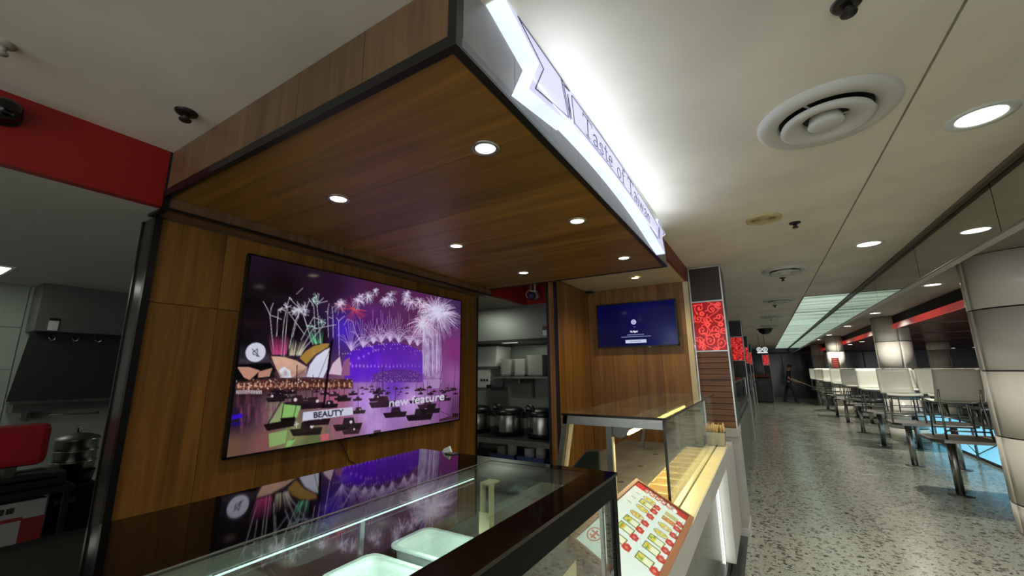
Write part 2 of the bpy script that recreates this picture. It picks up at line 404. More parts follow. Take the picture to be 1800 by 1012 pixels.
# ------------------------------------------------------------------ flat prints: a small painter
def homog(src, dst):
    A = []
    for (x,y),(u,v) in zip(src,dst):
        A.append([x,y,1,0,0,0,-u*x,-u*y,-u]); A.append([0,0,0,x,y,1,-v*x,-v*y,-v])
    return np.linalg.svd(np.array(A,float))[2][-1].reshape(3,3)
class Canvas:
    def __init__(s, w, h, src=None):
        s.w, s.h = w, h; s.a = np.zeros((h,w,3))
        s.H = homog(src, [(0,0),(w,0),(w,h),(0,h)]) if src else np.diag([w,h,1.0])
        if src:
            c = np.mean(np.array(src,float),0); s.k = (w/np.linalg.norm(np.subtract(src[1],src[0])) + h/np.linalg.norm(np.subtract(src[3],src[0])))/2
        else: s.k = h
    def P(s, pts):
        q = np.c_[np.array(pts,float), np.ones(len(pts))] @ s.H.T; return q[:,:2]/q[:,2:]
    def _bb(s, q, m):
        x0 = max(0,int(q[:,0].min()-m)); x1 = min(s.w,int(q[:,0].max()+m)+2); y0 = max(0,int(q[:,1].min()-m)); y1 = min(s.h,int(q[:,1].max()+m)+2)
        return (x0,x1,y0,y1) if x1 > x0 and y1 > y0 else None
    def _put(s, b, mask, col, add):
        x0,x1,y0,y1 = b; c = np.array(col,float)/255
        if add: s.a[y0:y1,x0:x1] = 1-(1-s.a[y0:y1,x0:x1])*(1-mask[...,None]*c)
        else: s.a[y0:y1,x0:x1] = s.a[y0:y1,x0:x1]*(1-mask[...,None]) + mask[...,None]*c
    def poly(s, pts, col, al=1, add=False, raw=False):
        q = np.array(pts,float) if raw else s.P(pts); b = s._bb(q,1)
        if not b: return
        x0,x1,y0,y1 = b; X,Y = np.meshgrid(np.arange(x0,x1)+.5, np.arange(y0,y1)+.5); ins = np.zeros(X.shape,bool)
        for i in range(len(q)):
            (ax,ay),(bx,by) = q[i-1],q[i]
            if ay == by: continue
            ins ^= ((ay > Y) != (by > Y)) & (X < (bx-ax)*(Y-ay)/(by-ay)+ax)
        s._put(b, ins*al, col, add)
    def line(s, pts, wd, col, al=1, add=False, fade=False):
        q = s.P(pts); r = max(wd*s.k/2, .5); n = len(q)-1
        for i in range(n):
            a, c = q[i], q[i+1]; b = s._bb(np.array([a,c]), r+1)
            if not b: continue
            x0,x1,y0,y1 = b; X,Y = np.meshgrid(np.arange(x0,x1)+.5, np.arange(y0,y1)+.5)
            d = c-a; t = np.clip(((X-a[0])*d[0]+(Y-a[1])*d[1])/(d@d+1e-9),0,1)
            D = np.hypot(X-a[0]-t*d[0], Y-a[1]-t*d[1]); m = np.clip(r+.5-D,0,1)*al
            if fade: m = m*(1-.75*(i+t)/n)
            s._put(b, m, col, add)
    def disc(s, c, r, col, al=1, add=False, soft=False):
        q = s.P([c]); R = r*s.k; b = s._bb(q, R+1)
        if not b: return
        x0,x1,y0,y1 = b; X,Y = np.meshgrid(np.arange(x0,x1)+.5, np.arange(y0,y1)+.5); D = np.hypot(X-q[0,0],Y-q[0,1])
        m = np.clip(1-D/R,0,1)**1.5 if soft else np.clip(R+.5-D,0,1)
        s._put(b, m*al, col, add)
    def grad(s, pts, p=2.6):
        n = s.w//6; mh = s.h//6; X,Y = np.meshgrid((np.arange(n)+.5)*6,(np.arange(mh)+.5)*6); num = 0; den = 0
        q = s.P([a for a,_ in pts])
        for (x,y),(_,c) in zip(q,pts):
            wt = 1/(np.hypot(X-x,Y-y)+8)**p; num = num+wt[...,None]*np.array(c,float)/255; den = den+wt
        g = num/den[...,None]
        yi = np.clip((np.arange(s.h)/6-.5),0,mh-1.001); xi = np.clip((np.arange(s.w)/6-.5),0,n-1.001)
        y0 = yi.astype(int); x0 = xi.astype(int); fy = (yi-y0)[:,None,None]; fx = (xi-x0)[None,:,None]
        y1 = np.minimum(y0+1,mh-1); x1 = np.minimum(x0+1,n-1)
        s.a = (g[y0][:,x0]*(1-fy)+g[y1][:,x0]*fy)*(1-fx)+(g[y0][:,x1]*(1-fy)+g[y1][:,x1]*fy)*fx
    def text(s, string, org, ux, uy, col, al=1, bold=0):
        """string set from org; ux, uy = vectors of one text unit"""
        for tri in text_tris(string):
            pts = [(org[0]+ux[0]*x+uy[0]*y, org[1]+ux[1]*x+uy[1]*y) for x,y in tri]
            s.poly(pts, col, al)
            if bold: s.line(pts+pts[:1], bold, col, al)
    def small(s, k):
        return s.a[:s.h//k*k,:s.w//k*k].reshape(s.h//k,k,s.w//k,k,3).mean((1,3))
def text_tris(string):
    cu = bpy.data.curves.new('tmp_text','FONT'); cu.body = string; ob = bpy.data.objects.new('tmp_text',cu); COL.objects.link(ob)
    bpy.context.view_layer.update()
    e = ob.evaluated_get(bpy.context.evaluated_depsgraph_get()); me = e.to_mesh(); me.calc_loop_triangles()
    t = [[tuple(me.vertices[i].co[:2]) for i in lt.vertices] for lt in me.loop_triangles]
    e.to_mesh_clear(); bpy.data.objects.remove(ob); bpy.data.curves.remove(cu); return t
def sheet(name, img, org, uv, vv, m, parent):
    """flat printed sheet: org = its top-left corner, uv along the top edge, vv down the left edge"""
    h, wd = img.shape[:2]; org, uv, vv = map(Vector, (org,uv,vv))
    U, Vv = np.meshgrid(np.arange(wd)/(wd-1), np.arange(h)/(h-1))
    P = np.outer(U.ravel(), np.array(uv))+np.outer(Vv.ravel(), np.array(vv))
    i = np.arange(h*wd).reshape(h,wd); f = np.stack([i[:-1,:-1],i[1:,:-1],i[1:,1:],i[:-1,1:]],-1).reshape(-1,4)
    me = bpy.data.meshes.new(name); me.vertices.add(len(P)); me.vertices.foreach_set('co', P.ravel())
    me.loops.add(f.size); me.loops.foreach_set('vertex_index', f.ravel().astype(np.int32))
    me.polygons.add(len(f)); me.polygons.foreach_set('loop_start', (np.arange(len(f))*4).astype(np.int32))
    me.update(calc_edges=True)
    lin = np.where(img <= .04045, img/12.92, ((img+.055)/1.055)**2.4)
    at = me.color_attributes.new('print_color','FLOAT_COLOR','POINT')
    at.data.foreach_set('color', np.c_[lin.reshape(-1,3), np.ones(h*wd)].astype(np.float32).ravel())
    me.materials.append(m); ob = bpy.data.objects.new(name, me); COL.objects.link(ob); put(ob, org, parent); return ob

# --- night harbour with fireworks (big screen)
def paint_harbour():
    c = Canvas(1320, 750, [(165,55),(1088,250),(1075,780),(40,945)])
    R = random.Random(3)
    c.grad([((175,75),(34,20,38)),((160,250),(8,4,8)),((300,190),(20,10,18)),((420,130),(40,20,40)),((500,200),(46,20,46)),((700,190),(82,34,72)),((900,240),(94,42,92)),((1075,270),(74,50,96)),
      ((130,420),(16,13,17)),((100,480),(40,38,46)),((330,380),(13,8,12)),((460,400),(26,16,30)),((560,380),(84,44,190)),((700,330),(94,36,112)),((850,350),(96,44,92)),((1065,480),(132,56,126)),((1050,590),(150,94,156)),
      ((130,580),(30,18,20)),((110,680),(50,28,40)),((100,760),(34,20,52)),((250,740),(128,84,104)),((60,900),(112,84,66)),((200,880),(132,84,84)),((330,850),(130,140,92)),((420,860),(96,110,66)),((560,820),(150,96,120)),
      ((640,690),(186,140,222)),((700,810),(176,136,196)),((860,700),(192,152,214)),((1000,720),(140,88,150)),((1060,740),(92,56,92)),((780,620),(120,66,190)),((520,690),(170,100,130)),((900,800),(150,110,150))])
    A = lambda x,y: (x*.4+151.8, y*.4+101.2); Bc = lambda x,y: (x*.4+556.6, y*.4+151.8)
    for k in range(26): c.disc((R.uniform(110,250),R.uniform(490,530)), R.uniform(10,30), (140,140,160), .10, True, True)
    for k in range(40): c.disc((R.uniform(560,1040),R.uniform(230,420)), R.uniform(30,70), (120,50,140), .05, True, True)
    c.poly([(92,535),(240,525),(262,560),(262,590),(92,600)], (10,8,10))
    # falling light column at the right
    for k in range(60):
        x = R.uniform(912,992); c.disc((x,R.uniform(380,600)), R.uniform(14,34), (196,192,226), .28, False, True)
    for k in range(70):
        x = R.uniform(912,1000); y = R.uniform(360,450); c.line([(x,y),(x+R.uniform(-6,6),R.uniform(540,612))], 2.2, (214,210,238), .5)
    c.poly([(916,600),(1000,600),(985,640),(920,640)], (200,180,220), .5)
    # bridge
    arch = [(562,612),(566,500),(600,478),(650,458),(705,445),(770,436),(830,441),(880,458),(912,480),(912,612)]
    c.poly(arch, (92,26,196), .62)
    for k in range(34): c.disc((R.uniform(575,720),R.uniform(470,600)), 46, (84,14,222), .20, False, True)
    for k in range(12): c.disc((R.uniform(760,900),R.uniform(480,590)), 46, (120,60,180), .18, False, True)
    for k in range(30): c.disc((R.uniform(580,760),R.uniform(480,590)), 40, (90,20,255), .12, True, True)
    c.poly([(690,612),(690,575),(740,560),(800,552),(860,558),(905,575),(905,612)], (92,52,120), .7)
    top = [(580,485),(620,468),(680,452),(740,443),(800,443),(850,452),(900,472)]
    for (x,y) in top:
        for d in (-22,-11,0,11): c.disc((x+d,y-1+abs(d)*.1), 2.4, (206,180,255), .9)
    for k,(x,y) in enumerate([(590,530),(628,505),(650,497),(672,484),(692,474),(705,470),(716,468),(740,466),(770,463),(800,462),(830,466),(860,476),(880,486)]):
        c.disc((x,y), 11-k*.55, (190,160,255), .85, True, True)
    for k in range(19):
        x = 600+k*16.5; c.disc((x,541+R.uniform(-2,2)), 9-k*.22, (200,170,255), .95, True, True); c.disc((x,533), 4, (190,160,255), .7, True, True)
    for k in range(90): c.disc((R.uniform(700,905),R.uniform(566,608)), 1.6, (228,190,180), R.uniform(.3,.9))
    for k in range(30): c.disc((R.uniform(680,900),R.uniform(598,612)), 1.8, (240,215,220), .8)
    # stems and plumes at the left
    wht = (214,212,226)
    for pts in ([(262,960),(245,760),(228,540),(200,470),(158,392)],[(228,540),(240,470),(266,408)],[(228,540),(290,560),(352,585)],[(296,770),(318,480),(345,468),(395,495)],[(345,980),(372,640),(410,460),(444,342),(470,370)],[(372,985),(420,480),(398,410)],
                [(410,460),(462,432)],[(430,900),(500,600),(560,480),(600,430)],[(470,780),(540,500),(525,390)],[(600,750),(430,510),(500,490)],[(640,700),(590,530),(650,540)],[(690,860),(620,640),(580,500)],[(720,850),(705,440),(650,352)],[(770,840),(740,420),(765,300)],
                [(740,420),(812,345)],[(740,410),(856,380)],[(520,985),(660,830),(830,622)],[(560,810),(700,560),(800,600)],[(540,950),(690,690),(945,640)],[(860,780),(855,500),(872,410)],[(912,780),(912,560),(905,440)],[(855,500),(830,495)],[(905,570),(870,560)],[(975,980),(975,600),(950,560)],[(975,600),(1040,545)],
                [(660,370),(600,520)],[(560,480),(440,350)]):
        c.line([A(*p) for p in pts], 2.4, wht, .92)
    for (x,y,n,r) in ((345,475,8,40),(410,450,9,60),(545,480,22,100),(600,470,16,80),(705,390,14,70),(740,330,8,60),(780,610,10,70),(690,660,8,70),(500,500,10,60)):
        for k in range(n):
            an = R.uniform(0,2*PI); c.line([A(x,y),A(x+r*R.uniform(.5,1)*math.cos(an),y+r*R.uniform(.5,1)*math.sin(an))], 2.4, wht if x < 640 else (190,226,212), .8)
    c.line([A(515,310),A(592,240)], 2.0, (205,195,205), .9)
    for (x0,x1,b0,b1,yt,yb,col,n) in ((200,440,240,400,740,980,(224,92,150),60),(430,640,430,560,790,985,(224,220,186),60),(595,810,690,790,680,860,(120,214,158),46)):
        for k in range(n):
            t = R.random(); c.line([A(b0+(b1-b0)*t,yb+R.uniform(-20,0)),A(x0+(x1-x0)*t,yt+R.uniform(0,70))], 1.7, tuple(min(255,v+R.randint(-25,25)) for v in col), .62, False, True)
    # star bursts, each arm curls over
    def burst(x, y, r, n, col, al=.8, curl=.35, wd=1.7):
        for k in range(n):
            an = R.uniform(0,2*PI); q = r*R.uniform(.55,1.0); pts = []
            for j in range(6):
                t = j/5; pts.append(Bc(x+q*t*math.cos(an), y+q*t*math.sin(an)+curl*q*t*t))
            c.line(pts, wd, tuple(max(0,min(255,v+R.randint(-18,18))) for v in col), al)
        c.disc(Bc(x,y), r*.4*.45, col, .6, False, True)
    L = (222,214,238)
    for k in range(40):
        an = R.uniform(0,2*PI); q = 175*R.uniform(.6,1); c.line([Bc(130,340),Bc(130+q*math.cos(an),340+q*math.sin(an))], 1.5, (224,70,90), .75)
    for b in ((-20,300,90,30),(0,270,70,16),(180,245,80,40),(290,190,80,40),(215,200,60,26),(370,140,60,24),(480,230,70,46),(540,180,80,24),(560,240,60,12),(720,170,75,46),(770,260,90,40),(860,250,90,34),(900,290,110,40),(700,230,60,20)): burst(*b, L if b[1] < 290 else (236,196,216))
    burst(1060,380,270,170,L,.75,.22); burst(1020,330,200,110,L,.7,.2); burst(890,480,190,70,(240,206,230),.8,.5); burst(1150,380,180,60,L,.7,.3); burst(880,520,120,60,L,.7,.4)
    for (x,y) in ((1000,420),(1060,400),(1080,330),(900,500),(960,560),(1000,620)): c.disc(Bc(x,y), 48, (214,210,238), .62, False, True)
    # fans along the arch
    for (x,y,s) in ((95,805,1.25),(225,765,1.15),(340,722,1.1),(430,705,1.05),(525,700,1.05),(622,712,1.05),(745,735,1.0),(832,745,.9)):
        c.poly([Bc(x,y),Bc(x-50*s,y-85*s),Bc(x+50*s,y-85*s)], (206,200,240), .28); c.disc(Bc(x,y-45*s), 18, (214,208,244), .7, False, True)
        for k in range(15):
            t = -1+2*k/10; h = R.uniform(150,280)*s; pts = []
            for j in range(8):
                u = j/7; pts.append(Bc(x+t*150*s*u*.8, y-h*u*(1.75-.95*u*abs(t)) *.72))
            c.line(pts, 1.8, R.choice([(220,214,244),(232,200,232),(210,190,240)]), .72)
    c.line([Bc(20,520),Bc(60,450),Bc(110,470),Bc(150,600)], 1.8, (225,220,245), .8)
    # sail-roofed hall
    c.poly([(368,505),(395,475),(430,452),(470,441),(500,440),(494,456),(440,488),(398,532)], (168,132,66))
    c.poly([(395,588),(412,535),(440,497),(478,470),(508,456),(502,500),(492,545),(470,592)], (212,212,232))
    c.poly([(245,497),(300,500),(355,516),(402,545),(372,575),(335,592),(284,592),(265,550)], (206,166,148))
    c.poly([(402,545),(335,592),(395,588)], (178,150,150)); c.poly([(282,592),(279,558),(300,543),(326,560),(330,592)], (222,224,236))
    c.poly([(495,575),(512,530),(545,497),(552,545),(560,582)], (214,186,206)); c.poly([(548,585),(560,520),(588,500),(588,580)], (150,96,140))
    c.poly([(97,545),(150,545),(196,560),(150,602),(125,590)], (192,142,124)); c.poly([(190,565),(250,548),(236,586),(185,592)], (186,140,122))
    for k in range(40): c.disc((R.uniform(250,400),R.uniform(560,592)), R.uniform(8,20), (120,86,84), .22, False, True)
    for k in range(16): c.disc((R.uniform(430,500),R.uniform(470,520)), 18, (244,240,246), .16, False, True)
    for k in range(14): c.disc((R.uniform(260,330),R.uniform(500,530)), 18, (236,190,160), .2, False, True)
    c.line([(402,545),(372,575),(335,592)], 2, (120,90,90)); c.line([(395,588),(412,535),(440,497),(478,470)], 2, (120,110,120)); c.line([(398,532),(440,488),(494,456)], 2, (96,70,36))
    c.poly([(90,612),(240,596),(600,598),(600,640),(90,660)], (84,46,44)); c.poly([(90,628),(600,618),(600,626),(90,640)], (120,70,56))
    for k in range(150): c.disc((R.uniform(88,600),R.uniform(598,642)), R.uniform(1.2,2.8), R.choice([(246,214,186),(250,236,220),(220,150,120)]), .85)
    for k in range(22): x = 100+k*23; c.poly([(x,R.uniform(612,618)),(x+6,612),(x+7,632),(x-1,634)], (226,176,150), .8)
    for k in range(16): x = 92+k*7; c.poly([(x,646),(x+4,645),(x+4,662),(x,664)], (232,226,230), .85)
    # streaks of coloured light on the water, then the boats
    for k in range(240):
        x = R.uniform(90,1065); y = R.uniform(640,720+ (1-abs(x-560)/600)*110)
        col = (206,170,236) if 600 < x < 960 else (150,190,110) if 215 < x < 360 else (206,110,130) if x < 600 else (140,86,140)
        c.line([(x,y),(x-2,y+R.uniform(20,90))], R.uniform(3,9), col, R.uniform(.06,.20))
    for k in range(14): c.disc((R.uniform(640,760),R.uniform(660,820)), R.uniform(30,60), (214,190,246), .25, False, True)
    def boat(x, y, s, mast=True, al=.92):
        col = R.choice([(22,12,22),(34,16,30),(50,24,40)])
        c.poly([(x-s,y-s*.16),(x+s,y-s*.30),(x+s*.85,y+s*.16),(x-s*.8,y+s*.26)], col, al)
        c.poly([(x-s*.35,y-s*.2),(x-s*.25,y-s*.62),(x+s*.4,y-s*.66),(x+s*.5,y-s*.24)], tuple(v+10 for v in col), al)
        if mast: c.line([(x,y-s*.3),(x+s*.1,y-s*R.uniform(1.6,3.2))], max(1,s*.05), (36,20,34), .9)
        if R.random() < .6: c.disc((x+s*R.uniform(-.4,.4),y-s*.35), max(1.5,s*.10), (240,226,232), .9)
    for k in range(46): boat(R.uniform(640,1060),R.uniform(632,668), R.uniform(7,15), R.random() < .5)
    for k in range(14): boat(R.uniform(230,620),R.uniform(650,688), R.uniform(12,26))
    for a in ((262,688,44),(350,712,66),(420,716,60),(560,690,34),(620,690,22),(495,718,40),(600,665,22),(705,690,36),(730,712,60),(880,700,30),(930,720,44),(1010,690,30),(622,745,34)): boat(*a)
    c.poly([(228,800),(290,700),(300,705),(285,795)], (150,176,116), .8); c.poly([(290,708),(372,716),(352,768),(283,768)], (140,186,110)); c.line([(225,795),(285,695),(300,650)], 3, (30,22,26)); c.line([(285,770),(296,705)], 3, (30,22,26)); c.line([(338,765),(350,715)], 2, (30,22,26))
    c.poly([(206,798),(345,772),(338,806),(222,826)], (26,14,16)); c.poly([(280,770),(345,764),(345,782),(282,786)], (20,12,14))
    c.poly([(228,838),(310,822),(300,880),(230,900)], (142,184,108), .8); boat(392,832,72,False); c.line([(318,898),(335,860)], 2, (40,40,30)); c.poly([(310,870),(345,866),(322,896),(300,898)], (140,196,110), .8)
    c.poly([(455,845),(492,838),(490,868),(456,872)], (214,96,116), .8); boat(575,812,66,False); boat(590,835,40,False); boat(440,790,60,False)
    boat(786,758,54); boat(895,770,62,False); boat(945,742,46); c.line([(985,700),(985,790)], 2, (50,24,44)); c.line([(985,740),(1040,765)], 2, (50,24,44)); c.line([(1060,540),(1045,760)], 2.5, (66,26,62)); c.line([(998,560),(985,670)], 2.5, (44,22,44))
    c.poly([(985,780),(1030,765),(1072,765),(1072,775),(985,790)], (70,44,62)); c.poly([(1045,752),(1072,752),(1072,766),(1045,770)], (48,26,40)); c.poly([(690,828),(722,824),(722,838),(690,842)], (84,60,80))
    c.poly([(505,430),(517,420),(476,715),(466,715)], (18,10,16)); c.line([(500,470),(450,590)], 1.6, (40,24,36)); c.line([(508,470),(470,700)], 1.4, (40,24,36)); c.line([(446,590),(438,690)], 2, (30,16,26))
    c.poly([(68,758),(115,748),(115,768),(66,775)], (64,20,210), .9); c.poly([(60,790),(110,782),(110,800),(60,806)], (36,16,120), .7)
    # captions and the mute mark laid over the picture
    c.poly([(380,744),(598,722),(600,756),(376,784)], (204,204,224)); c.text('BEAUTY', (424,770), (36.5,-3.6), (0,-36), (36,36,52), 1, 1.6)
    c.text('new feature', (758,722), (52,-6.3), (3,-50), (208,204,222), .82, 2.6)
    c.line([(340,800),(360,796)], 2.4, (235,232,238)); c.line([(350,786),(350,812)], 2.4, (235,232,238))
    c.disc((179,480), 33, (208,208,226)); c.line([(167,478),(175,474),(186,464),(186,498),(176,490),(167,490),(167,478)], 2.2, (50,50,64)); c.line([(165,466),(194,500)], 2.2, (50,50,64))
    c.a = np.clip(c.a,0,1)**1.12
    return c.small(3)
def paint_nosignal():
    c = Canvas(900, 507); c.grad([((.1,.2),(2,2,50)),((.5,.5),(4,4,66)),((.9,.2),(6,8,60)),((.9,.8),(30,40,92)),((.1,.9),(2,2,46))], 1.8)
    c.disc((.48*1.0,.45), .058, (206,210,240)); c.disc((.48,.45), .036, (120,128,190)); c.line([(.462,.45),(.498,.45)], .016, (226,230,250))
    c.text('TV', (.470,.585), (.026,0), (0,-.046), (170,176,220)); c.text('No Signal', (.428,.69), (.0245,0), (0,-.060), (222,226,250), 1, .006)
    R = random.Random(1)
    for (y,x0,x1) in ((.745,.39,.60),(.790,.31,.68)):
        x = x0
        while x < x1:
            q = R.uniform(.008,.03); c.line([(x,y),(min(x+q,x1),y)], .014, (176,182,228), .85); x += q+.007
    c.poly([(.36,.86),(.625,.86),(.625,.935),(.36,.935)], (206,214,240)); c.line([(.42,.898),(.56,.898)], .014, (110,120,170))
    return c.small(3)
def paint_floral():
    c = Canvas(270, 450, [(0,0),(3,0),(3,5),(0,5)]); c.a[:] = np.array([138,20,20])/255.
    R = random.Random(5); lite = (240,74,66)
    for k in range(60): c.disc((R.uniform(0,3),R.uniform(0,5)), R.uniform(.2,.6), (110,12,14), .35, False, True)
    def spiral(x, y, r, a0, turns, d, wd=.085):
        pts = []
        for j in range(22):
            t = j/21; a = a0+d*turns*2*PI*t; q = r*(1-.85*t); pts.append((x+q*math.cos(a),y+q*math.sin(a)))
        c.line(pts, wd, lite, .95); c.disc(pts[-1], .09, lite)
        return pts
    def leaf(x, y, a, l, wd):
        dx, dy = math.cos(a), math.sin(a); pts = []
        for j in range(9): t = j/8; pts.append((x+dx*l*t-dy*wd*math.sin(PI*t), y+dy*l*t+dx*wd*math.sin(PI*t)))
        for j in range(9): t = 1-j/8; pts.append((x+dx*l*t+dy*wd*.5*math.sin(PI*t), y+dy*l*t-dx*wd*.5*math.sin(PI*t)))
        c.poly(pts, lite, .95)
    for (x,y,r,a,t,d) in ((.7,.6,.5,2.5,1.3,1),(1.9,.8,.55,0,1.4,-1),(2.6,.4,.4,1,1.2,1),(.5,1.7,.45,4,1.3,-1),(1.4,1.9,.5,1,1.4,1),(2.5,1.7,.55,3,1.3,-1),(.8,2.9,.6,5,1.4,1),(2.0,2.9,.5,2,1.3,-1),(2.8,3.0,.4,0,1.2,1),(.4,3.9,.4,1,1.3,-1),(1.4,4.0,.6,4,1.5,1),(2.4,4.2,.55,2,1.3,-1),(.7,4.7,.35,3,1.2,1),(1.9,4.8,.3,0,1.1,1)):
        p = spiral(x,y,r,a,t,d); q = p[0]
        for k in range(4):
            s = p[k*4]; leaf(s[0],s[1],R.uniform(0,6.28),R.uniform(.25,.5),R.uniform(.06,.12))
    for (x,y) in ((1.35,2.35),(.9,1.2),(2.2,3.5),(.6,4.3),(2.6,2.4)):
        for k in range(5): a = k*2*PI/5; c.disc((x+.15*math.cos(a),y+.15*math.sin(a)), .12, lite)
        c.disc((x,y), .09, (170,30,30))
    pts = [(1.5+1.2*math.sin(t*1.1)*math.cos(.3*t), 5*t/9) for t in np.linspace(0,9,60)]; c.line(pts, .07, lite, .9)
    return c.small(3)
def paint_menu():
    # x across (0..1), y from the red heading (0) to the foot (1.25)
    c = Canvas(450, 720, [(0,0),(1,0),(1,1.6),(0,1.6)]); c.a[:] = np.array([228,236,236])/255.
    red = (196,42,40)
    c.poly([(0,0),(1,0),(1,.13),(0,.13)], red)
    R = random.Random(2)
    for k in range(5):      # heading characters, white with red strokes
        x = .27+k*.115
        c.disc((x,.075), .055, (244,242,240))
        for j in range(5):
            if R.random() < .5: c.line([(x-.032,.03+.02*j),(x+.032,.03+.02*j)], .011, (150,60,60))
            else: c.line([(x-.03+.014*j,.03),(x-.03+.014*j,.115)], .011, (150,60,60))
    c.disc((.78,.09), .04, (244,244,240)); c.disc((.22,.075), .028, (210,190,180))
    def tag_(x, y): c.poly([(x-.06,y-.034),(x-.03,y-.034),(x-.02,y-.05),(x+.02,y-.05),(x+.03,y-.034),(x+.06,y-.034),(x+.06,y+.042),(x,y+.054),(x-.06,y+.042)], red); c.line([(x-.02,y),(x+.02,y)], .009, (240,200,160)); c.line([(x-.016,y+.018),(x+.016,y+.018)], .008, (240,200,160))
    def dish(x, y, w_, h_, kind):
        if kind == 'oval':
            P = [(x+w_*math.cos(t),y+h_*math.sin(t)) for t in np.linspace(0,2*PI,22)]; c.poly(P, (226,214,150)); c.line(P, .008, (90,84,70))
            for k in range(9): c.disc((x+R.uniform(-.7,.7)*w_,y+R.uniform(-.6,.6)*h_), .016, R.choice([(214,160,50),(196,190,70),(230,196,70)]))
        elif kind == 'box':
            P = [(x-w_,y-h_),(x+w_,y-h_),(x+w_,y+h_),(x-w_,y+h_)]; c.poly(P, (214,210,120)); c.line(P+P[:1], .012, (70,80,60))
            c.poly([(x-w_*.1,y-h_*.8),(x+w_*.85,y-h_*.8),(x+w_*.85,y+h_*.8),(x-w_*.1,y+h_*.8)], (238,238,214))
            for k in range(7): c.disc((x-w_*.55+R.uniform(-.25,.25)*w_,y+R.uniform(-.6,.6)*h_), .018, R.choice([(214,160,50),(120,160,60),(236,200,60)]))
        else:
            P = [(x-w_,y-h_),(x+w_,y-h_),(x+w_,y+h_),(x-w_,y+h_)]; c.poly(P, (190,196,150) if kind == 'strip' else (204,120,60))
            for k in range(9): c.disc((x+R.uniform(-.8,.8)*w_,y+R.uniform(-.6,.6)*h_), .015, R.choice([(224,150,70),(170,180,120),(214,190,110)]))
    for (x,y,k) in ((.36,.24,'oval'),(.36,.36,'box'),(.36,.50,'oval'),(.36,.68,'oval'),(.36,.84,'box'),(.36,1.0,'box'),(.78,.26,'strip'),(.78,.38,'meat'),(.78,.54,'oval'),(.78,.70,'oval'),(.78,.86,'box'),(.78,1.02,'box'),(.78,1.22,'box'),(.36,1.2,'box')):
        dish(x,y,.115,.046 if k != 'box' else .054,k); tag_(x+.16 if x < .5 else x+.16,y+.035)
    c.line([(.965,.2),(.965,.62)], .012, (120,130,130), .6)
    for k in range(3): c.line([(.10,.26+.14*k),(.17,.26+.14*k)], .014, (120,120,120), .8)
    P = [(.12+.085*math.cos(t),1.38+.10*math.sin(t)) for t in np.linspace(0,2*PI,26)]; c.line(P, .014, red)
    c.line([(.07,1.36),(.17,1.36)], .026, red); c.line([(.12,1.33),(.12,1.44)], .024, red); c.line([(.08,1.42),(.16,1.42)], .02, red)
    return c.small(3)
IMG_TV, IMG_NS, IMG_FL, IMG_MENU = paint_harbour(), paint_nosignal(), paint_floral(), paint_menu()
M_SCREEN = printed('screen_picture', .85, .08)
M_FLORAL = printed('lit_floral_glass', .75, .12, basec=1)
M_MENU = printed('menu_print', .45, .3, basec=1)
# ------------------------------------------------------------------ canopy
Y0, Y1, XF = .739, 3.616, -.613
cn = thing('wooden_canopy', 'wood-clad canopy with black edge trim over the food counter', 'canopy', (-1.5,2.2,ZS))
planks_y(cn, 'soffit_board', M_WOODX, -2.468, -.642, Y0+.024, Y1-.016, ZS, ZS+.018, 6)
planks_y(cn, 'side_fascia_panel', M_WOODF, -2.468, -.642, Y0+.004, Y0+.02, 2.472, 2.678, 5, axis='x')
planks_y(cn, 'front_fascia_panel', M_PALEPANEL, XF-.016, XF-.004, Y0+.03, Y1-.01, 2.475, 2.678, 10)
B(-2.468,XF-.03,Y0-.004,Y0+.022,2.434,2.471).build('edge_trim', M_BLACK, cn)
B(XF-.030,XF,Y0-.004,Y1,2.434,2.444).build('edge_trim', M_BLACK, cn)
B(XF-.018,XF,Y0+.022,Y1,2.4445,2.474).build('edge_trim', M_LITTRIM, cn)
B(XF-.030,XF,Y0-.004,Y0+.0215,2.4445,2.678).build('corner_post', [M_BLACK, M_LITTRIM], cn)
B(-2.468,XF-.031,Y1-.014,Y1,2.434,2.46).build('edge_trim', M_BLACK, cn)
B(-2.40,XF-.04,Y1-.035,Y1-.02,2.47,2.678).build('rear_board', M_BLACKM, cn)
B(-2.490,-2.470,Y0+.0192,3.655,2.386,2.462).build('wall_downstand', M_WOODF, cn)
B(-2.492,-2.462,Y0+.02,3.66,2.372,2.3855).build('edge_trim', M_BLACK, cn)
B(-2.497,-2.462,Y0-.006,Y0+.019,2.372,2.475).build('edge_trim', M_BLACK, cn)
B(-2.492,-2.470,3.655,3.668,2.386,2.46).build('edge_trim', M_BLACK, cn)
B(-2.655,-2.4925,Y0+.0285,3.655,2.3845,2.389).build('head_board', M_WOODF, cn)
B(-2.655,-2.4975,Y0,Y0+.028,2.372,2.384).build('edge_trim', M_BLACK, cn)

def downlight(name, x, y, z, r, label, group, lens, power, col, angle, ring=M_ALU):
    t = thing(name, label, 'downlight', (x,y,z), group)
    MB().lathe((x,y,z), [(r*.72,-.001),(r*.78,-.005),(r,-.005),(r*1.04,-.0005)], 28).build('trim_ring', ring, t)
    MB().lathe((x,y,z), [(0.0,-.0012),(r*.5,-.0012),(r*.74,-.0010)], 24).build('lens', lens, t)
    lamp('bulb', 'SPOT', (x,y,z-.012), power, col, t, r*.6, angle, .7)
    return t
WARM = (1.0,.80,.52); COOL = (1.0,.95,.84)
k = 0
for (y, wh) in ((1.222,'near'),(2.178,'middle'),(3.145,'far')):
    for (x, sd) in ((-.855,'sign side'),(-1.772,'screen side')):
        downlight('recessed_downlight', x, y, ZS, .055, 'small round downlight in the wooden canopy, %s pair, on the %s' % (wh, sd), 'downlights in the canopy', M_LAMPW, P_CANOPY, WARM, 1.8)
